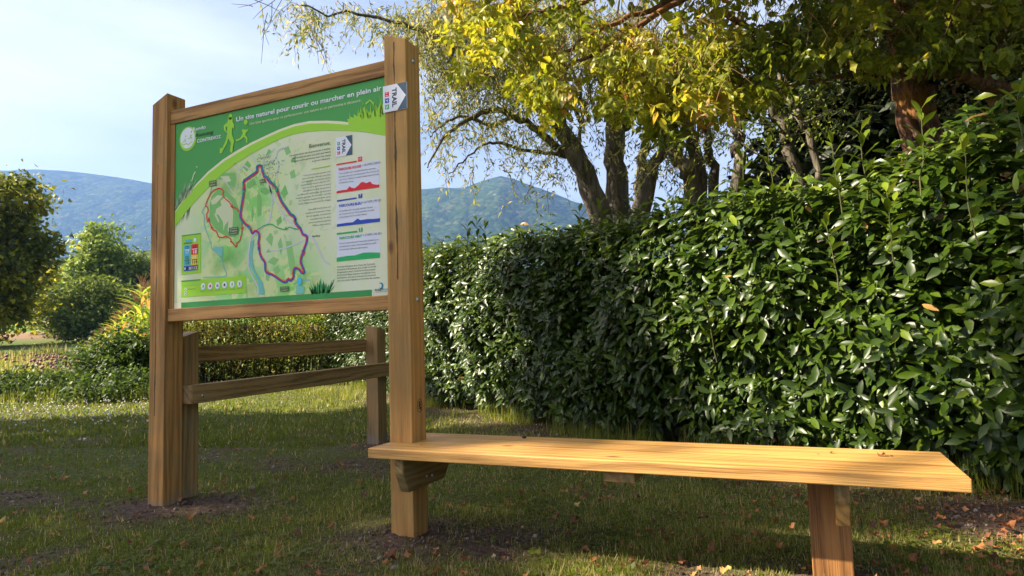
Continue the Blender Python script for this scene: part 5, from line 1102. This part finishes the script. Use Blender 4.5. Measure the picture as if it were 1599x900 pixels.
# ================================================================== grass, litter, clods
M_GRASS = leafmat('grass_blade', [(0, (.06, .085, .012)), (.4, (.13, .165, .018)), (.66, (.20, .235, .035)), (.82, (.34, .28, .09)), (1, (.50, .38, .18))], .5, .48, .3)
def lawn():
    parts = []
    def lay(n, py0, py1, hmin, hmax, wid, px0=-220, px1=1820, zone=None, keepf=None):
        px = rng.uniform(px0, px1, n); py = rng.uniform(py0, py1, n)
        v = FW[None]+RT[None]*((px-800)/FPX)[:, None]+UP[None]*((450-py)/FPX)[:, None]; v = v[v[:, 2] < -.02]
        t_ = -CH/v[:, 2]; x = v[:, 0]*t_; y = v[:, 1]*t_; k = (hedge_dist(x, y) > -.12)
        x, y = x[k], y[k]
        hd = hedge_dist(x, y); s = soilmask(x, y); tuft = fbm(x+3, y, 5, 3)
        k = rng.random(len(x)) > s*.97-.04; k &= rng.random(len(x)) < .10+1.6*tuft
        if keepf is not None: k &= keepf(x, y)
        x, y, tuft, hd, s = x[k], y[k], tuft[k], hd[k], s[k]; n_ = len(x)
        dist = np.hypot(x, y); h = (hmin+(hmax-hmin)*rng.random(n_)**1.6)*(.55+.9*tuft)*(1-.35*s); lush = np.clip(fbm(x+8, y+2, .55, 3)*1.6-.35, 0, 1)
        left = np.clip((-2.2-x)/1.8, 0, 1); dry = np.clip(.85*(1-left)+.45*np.clip(1.6-hd, 0, 1), 0, 1)
        tint = np.clip(rng.random(n_)*.45+.18*tuft+dry*.42*rng.random(n_)+.12*(1-lush)*rng.random(n_)-.10*left, 0, 1); tint[rng.random(n_) < .05+.10*dry] = .86+.14*rng.random()
        a = rng.random(n_)*6.283; lean = .4+2.8*rng.random(n_)**1.1; e = np.stack([np.cos(a), np.sin(a), np.zeros(n_)], -1)
        fwd = e*lean[:, None]+np.array([0, 0, 1.0]); z = hground(x, y)-.004
        wd = wid*(.7+.6*rng.random(n_))*np.clip(dist/4, .8, 3.2)
        parts.append(scatter(BLADE[0], BLADE[1], np.stack([x, y, z], -1), fwd, -e+np.array([0, 0, .6]), h, tint, wd/h))
    lay(180000, 612, 960, .014, .045, .0045)
    lay(70000, 596, 700, .03, .08, .006)
    lay(80000, 760, 1000, .012, .040, .0034)
    lay(4000, 640, 960, .05, .10, .0055, keepf=lambda x, y: fbm(x, y, 2.3, 3) > .56)
    # clover and plantain leaves in the turf
    n = 26000; px = rng.uniform(-200, 1800, n); py = rng.uniform(640, 980, n); v = FW[None]+RT[None]*((px-800)/FPX)[:, None]+UP[None]*((450-py)/FPX)[:, None]; t_ = -CH/v[:, 2]; x = v[:, 0]*t_; y = v[:, 1]*t_
    k = (hedge_dist(x, y) > .05) & (fbm(x+30, y-12, 2.1, 3) > .5) & (rng.random(n) > soilmask(x, y)); x, y = x[k], y[k]; n = len(x)
    fw_ = rdir(n); fw_[:, 2] = np.abs(fw_[:, 2])*.3; parts.append(scatter(SMALL[0]*np.array([1.8, 1, 1]), SMALL[1], np.stack([x, y, hground(x, y)+.008+.018*rng.random(n)], -1), fw_, np.array([0, 0, 1.0])+rdir(n)*.4, .012+.022*rng.random(n)**2, .05+.45*rng.random(n)))
    # unmown fringe at the hedge foot
    n = 9000; s, P, top, nn = hedge_surface(n, .0, 1); o_ = np.abs(rng.normal(size=n))*.16-.10; x, y = (P+nn*o_[:, None]).T; k = fbm(x, y, 2.2, 3) > .5; x, y = x[k], y[k]; m_ = len(x)
    a = rng.random(m_)*6.283; e = np.stack([np.cos(a), np.sin(a), np.zeros(m_)], -1); h = .08+.16*rng.random(m_)**2
    parts.append(scatter(BLADE[0], BLADE[1], np.stack([x, y, hground(x, y)-.005], -1), e*(.3+.7*rng.random(m_))[:, None]+np.array([0, 0, 1.0]), -e+np.array([0, 0, .5]), h, .2+.6*rng.random(m_), .006/h))
    for (px, py, r, n, hh) in ((1465, 752, .16, 420, .26), (1580, 765, .2, 380, .24), (1330, 745, .1, 60, .14), (535, 622, .5, 400, .20), (488, 612, .5, 250, .14)):
        cx, cy = gpt(px, py); q = rng.normal(size=(n, 2))*r*.6; x, y = cx+q[:, 0], cy+q[:, 1]; a = np.arctan2(q[:, 1], q[:, 0])+rng.normal(size=n)*.6; e = np.stack([np.cos(a), np.sin(a), np.zeros(n)], -1); h = hh*(.45+.6*rng.random(n))
        parts.append(scatter(BLADE[0], BLADE[1], np.stack([x, y, hground(x, y)-.005], -1), e*(.3+1.2*rng.random(n))[:, None]+np.array([0, 0, 1.0]), -e+np.array([0, 0, .5]), h, .35+.45*rng.random(n), .007/h))
    V, F, T_ = merge(parts); ob = link('grass', np_mesh('grass', V, F, True, T_), M_GRASS)
    tag(ob, 'short patchy lawn grass with dry straw blades among bare soil', 'grass', kind='stuff'); print('grass faces', sum(len(f) for f in F))
lawn()
def meadow():
    parts = []
    def grow(n, px0, px1, d0, d1, h0, h1, wd, tl, th_, tpl=BLADE):
        px = rng.uniform(px0, px1, n); D_ = d0+(d1-d0)*rng.random(n)**.8; P = view(px, 545, D_); x, y = P[:, 0], P[:, 1]; k = (fbm(x, y, .8, 3) > .38); x, y = x[k], y[k]; m_ = len(x)
        a = rng.random(m_)*6.283; e = np.stack([np.cos(a), np.sin(a), np.zeros(m_)], -1); h = h0+(h1-h0)*rng.random(m_)**1.5*(.5+fbm(x, y, .9, 2))
        parts.append(scatter(tpl[0], tpl[1], np.stack([x, y, hground(x, y)-.01], -1), e*(.2+1.5*rng.random(m_)**1.5)[:, None]+np.array([0, 0, 1.0]), -e+np.array([0, 0, .5]), h, tl+(th_-tl)*rng.random(m_), wd*np.clip(D_[k]/12, .8, 2.5)/h))
    grow(26000, -160, 250, 10.5, 19, .1, .3, .010, .1, .8); grow(16000, -160, 250, 16, 34, .25, .75, .016, .3, .98); grow(7000, -160, 210, 11, 17, .1, .3, .03, 0, .4)
    grow(7000, -160, 90, 12, 22, .25, .6, .012, .35, .9)
    V, F, T_ = merge(parts); ob = link('meadow_grass', np_mesh('meadow_grass', V, F, True, T_), M_GRASS); tag(ob, 'tall rough meadow grass and weeds beyond the lawn at the left', 'tall grass', kind='stuff')
meadow()
def dots(name, label, cat, P, r, mat):
    """tiny irregular blobs (eight-faced) for flower heads and clods"""
    tv = np.array([(1, 0, 0), (0, 1, 0), (-1, 0, 0), (0, -1, 0), (0, 0, .8), (0, 0, -.8)], float); tf = [np.array([(0, 1, 4), (1, 2, 4), (2, 3, 4), (3, 0, 4), (1, 0, 5), (2, 1, 5), (3, 2, 5), (0, 3, 5)])]
    V, F, T_ = scatter(tv, tf, P, rdir(len(P)), rdir(len(P)), r); ob = link(name, np_mesh(name, V, F, True, T_), mat); tag(ob, label, cat, kind='stuff')
px = rng.uniform(-60, 232, 330); py = 630+np.abs(rng.normal(size=330))*22; v = FW+RT*((px-800)/FPX)[:, None]+UP*((450-py)/FPX)[:, None]; t_ = -CH/v[:, 2]; x, y = v[:, 0]*t_, v[:, 1]*t_
dots('clover_flowers', 'white clover flowers dotted over the lawn at the left', 'clover flowers', np.stack([x, y, hground(x, y)+.06+.03*rng.random(330)], -1), .013*(.7+.6*rng.random(330)), flatmat('clover_white', (.62, .60, .52), .8, .1))
n = 300; px = np.concatenate([rng.normal(80, 22, 160), rng.normal(20, 25, 70), rng.normal(110, 30, 70)]); D_ = rng.uniform(13, 22, n); P = view(px, 545, D_); 
dots('weed_flowers', 'dusty pink flower heads of the tall weeds at the left', 'weed flowers', np.stack([P[:, 0], P[:, 1], hground(P[:, 0], P[:, 1])+.35+.45*rng.random(n)], -1), .035*(.6+.8*rng.random(n)), flatmat('dusty_pink', (.28, .16, .15), .8, .1))
# clods and gravel in the soil patches
n = 26000; x = rng.uniform(-5, 2.5, n); y = rng.uniform(1.0, 6.5, n); k = (soilmask(x, y) > .45+.3*rng.random(n)) & (hedge_dist(x, y) > -.2); x, y = x[k], y[k]; n = len(x)
mm, t, p, o = newmat('soil_clod'); at = N(t, 'ShaderNodeAttribute', attribute_name='tint'); c = ramp(t, at.outputs['Fac'], [(0, (.05, .03, .02)), (.6, (.13, .085, .06)), (.93, (.20, .15, .115)), (1, (.38, .34, .30))]); t.links.new(c, p.inputs['Base Color']); p.inputs['Roughness'].default_value = .95
dots('soil_clods', 'crumbled brown soil and small stones round the feet of the posts', 'soil crumbs', np.stack([x, y, hground(x, y)+.001], -1), .004+.013*rng.random(n)**4, mm)
# stones
for i, (px, py, r, lb) in enumerate(((395, 768, .02, 'pale stone on the bare soil right of the left post'), (618, 893, .016, 'grey stone in the soil left of the right post foot'))):
    x, y = gpt(px, py); bm = bmesh.new(); bmesh.ops.create_icosphere(bm, subdivisions=3, radius=r)
    for v_ in bm.verts:
        q = v_.co; f = 1+.35*(float(fbm(q.x*60+i*9, q.y*60+q.z*40, 1, 3))-.5); v_.co = Vector((q.x*1.3*f, q.y*f, q.z*.65*f))
    bmesh.ops.transform(bm, matrix=Matrix.Translation((x, y, float(hground(x, y))+r*.2)) @ Matrix.Rotation(i*1.3, 4, 'Z'), verts=bm.verts)
    me = bpy.data.meshes.new('stone'); bm.to_mesh(me); bm.free(); [setattr(f, 'use_smooth', True) for f in me.polygons]
    tag(link('stone', me, barkmat('stone_%s' % 'grey reddish pale brown chalky'.split()[i], (.10, .08, .065), (.24, .20, .17), None, 30, .3)), lb, 'stone', 'stones in the bare soil')
# fallen leaves
M_FALL = leafmat('fallen_leaf', [(0, (.10, .05, .03)), (.4, (.22, .09, .04)), (.75, (.36, .14, .05)), (.94, (.42, .20, .07)), (1, (.52, .38, .12))], .6, .2, .3)
MAPLE = leaf_tpl([(0, 0), (.12, .30), (.22, .18), (.42, .52), (.55, .26), (.78, .20), (1, 0)], .45, -.2, .6)
n = 7000; px = rng.uniform(-100, 1700, n); py = 640+330*rng.random(n)**1.1; v = FW+RT*((px-800)/FPX)[:, None]+UP*((450-py)/FPX)[:, None]; t_ = -CH/v[:, 2]; x, y = v[:, 0]*t_, v[:, 1]*t_
dens = .18+.6*np.clip(fbm(x-7, y+4, 1.6, 3)*2.4-.9, 0, 1)*np.clip(1.9-np.abs(hedge_dist(x, y)-.35), 0, 1)+.9*np.clip((x-.1)/1.0, 0, 1); k = (hedge_dist(x, y) > -.15) & (rng.random(n) < dens); x, y = x[k], y[k]; n = len(x)
fw = rdir(n); fw[:, 2] *= .3; no = np.array([0, 0, 1.0])+rdir(n)*.55
V, F, T_ = scatter(MAPLE[0], MAPLE[1], np.stack([x, y, hground(x, y)+.012+.02*rng.random(n)], -1), fw, no, .010+.036*rng.random(n)**2.2)
tag(link('leaf_litter', np_mesh('leaf_litter', V, F, True, T_), M_FALL), 'scattered brown and orange dead leaves on the lawn and along the hedge foot', 'fallen leaves', kind='stuff')
# bigger leaves on the lawn and on the bench, each its own thing
def one_leaf(label, loc, size, rz, tint, group='single fallen leaves'):
    fw_ = np.array([[math.cos(rz), math.sin(rz), .05]]); V, F, T_ = scatter(MAPLE[0]*np.array([1, 1, 1.3]), MAPLE[1], np.zeros((1, 3)), fw_, np.array([[.2, .1, 1.0]]), np.array([size*.72]), np.array([tint]))
    V[:, 2] -= V[:, 2].min(); me = np_mesh('fallen_leaf', V, F, True, T_); ob = link('fallen_leaf', me, M_FALL); ob.location = loc; tag(ob, label, 'fallen leaf', group)
def bz(px, py): q = gpt(px, py, .418); return (q[0], q[1], .4183)
one_leaf('curled reddish leaf on the right end of the bench', bz(1372, 713), .042, .5, .55, 'leaf scraps on the bench seat'); one_leaf('tiny brown scrap just right of the curled leaf on the bench', bz(1394, 714), .016, 2, .3, 'leaf scraps on the bench seat')
one_leaf('small reddish scrap with a stalk on the bench, left of the curled leaf', bz(1298, 709), .022, 1.2, .35, 'leaf scraps on the bench seat'); one_leaf('pale crumb on the bench, leftmost of the scraps at its right end', bz(1276, 710), .014, .2, .95, 'leaf scraps on the bench seat')
one_leaf('tiny dark scrap near the left end of the bench seat', bz(657, 696), .010, 1, 0, 'leaf scraps on the bench seat')
def gz(px, py): q = gpt(px, py); return (q[0], q[1], float(hground(*q))+.02)
for px, py, s_, t_, lb in ((795, 792, .07, .95, 'yellow leaf on the lawn under the left part of the bench'), (513, 828, .05, .6, 'orange leaf in the soil right of the left post'), (10, 826, .07, .98, 'pale yellow leaf in the sunny spot at the left edge'), (538, 733, .07, .8, 'bright orange leaf on the lawn left of the right post'), (1204, 800, .06, .7, 'orange leaf on the lawn just left of the bench leg'), (1168, 860, .07, .97, 'yellowish leaf in the shade below the bench'), (1585, 838, .09, .6, 'rusty leaf on the dry grass at the right edge'), (1488, 805, .08, .55, 'rusty leaf on the dry grass below the end of the bench'), (620, 888, .09, .3, 'brown leaf at the bottom edge below the right post'), (295, 822, .07, .75, 'amber leaf on the soil directly below the left post')):
    one_leaf(lb, gz(px, py), s_, px*.37, t_, 'single fallen leaves on the lawn')
# black snail-sized knob on the bench edge
bm = bmesh.new(); bmesh.ops.create_uvsphere(bm, u_segments=14, v_segments=9, radius=.0085)
for v_ in bm.verts: v_.co.z = v_.co.z*.8+.006; v_.co.x *= 1.3
me = bpy.data.meshes.new('snail'); bm.to_mesh(me); bm.free(); [setattr(f, 'use_smooth', True) for f in me.polygons]; q = gpt(819, 685, .418)
ob = link('snail', me, flatmat('dark_shell', (.012, .01, .01), .3, .5)); ob.location = (q[0], q[1], .4183); tag(ob, 'tiny black snail on the back part of the bench seat', 'snail')
# ================================================================== air
HAZE = 0.00018
if HAZE:
    bm = bmesh.new(); bmesh.ops.create_cube(bm, size=1); bmesh.ops.scale(bm, vec=(8600, 8600, 1000), verts=bm.verts); bmesh.ops.translate(bm, vec=(0, 0, 500-30), verts=bm.verts)
    me = bpy.data.meshes.new('haze'); bm.to_mesh(me); bm.free(); mm = bpy.data.materials.new('air_haze'); mm.use_nodes = True; t = mm.node_tree
    for n_ in list(t.nodes): t.nodes.remove(n_)
    o = t.nodes.new('ShaderNodeOutputMaterial'); pv = t.nodes.new('ShaderNodeVolumePrincipled'); pv.inputs['Color'].default_value = (.22, .42, 1, 1); pv.inputs['Density'].default_value = HAZE; pv.inputs['Anisotropy'].default_value = .2
    t.links.new(pv.outputs[0], o.inputs['Volume']); ob = link('haze', me, mm); tag(ob, 'thin blue haze in the air', 'haze', kind='stuff')
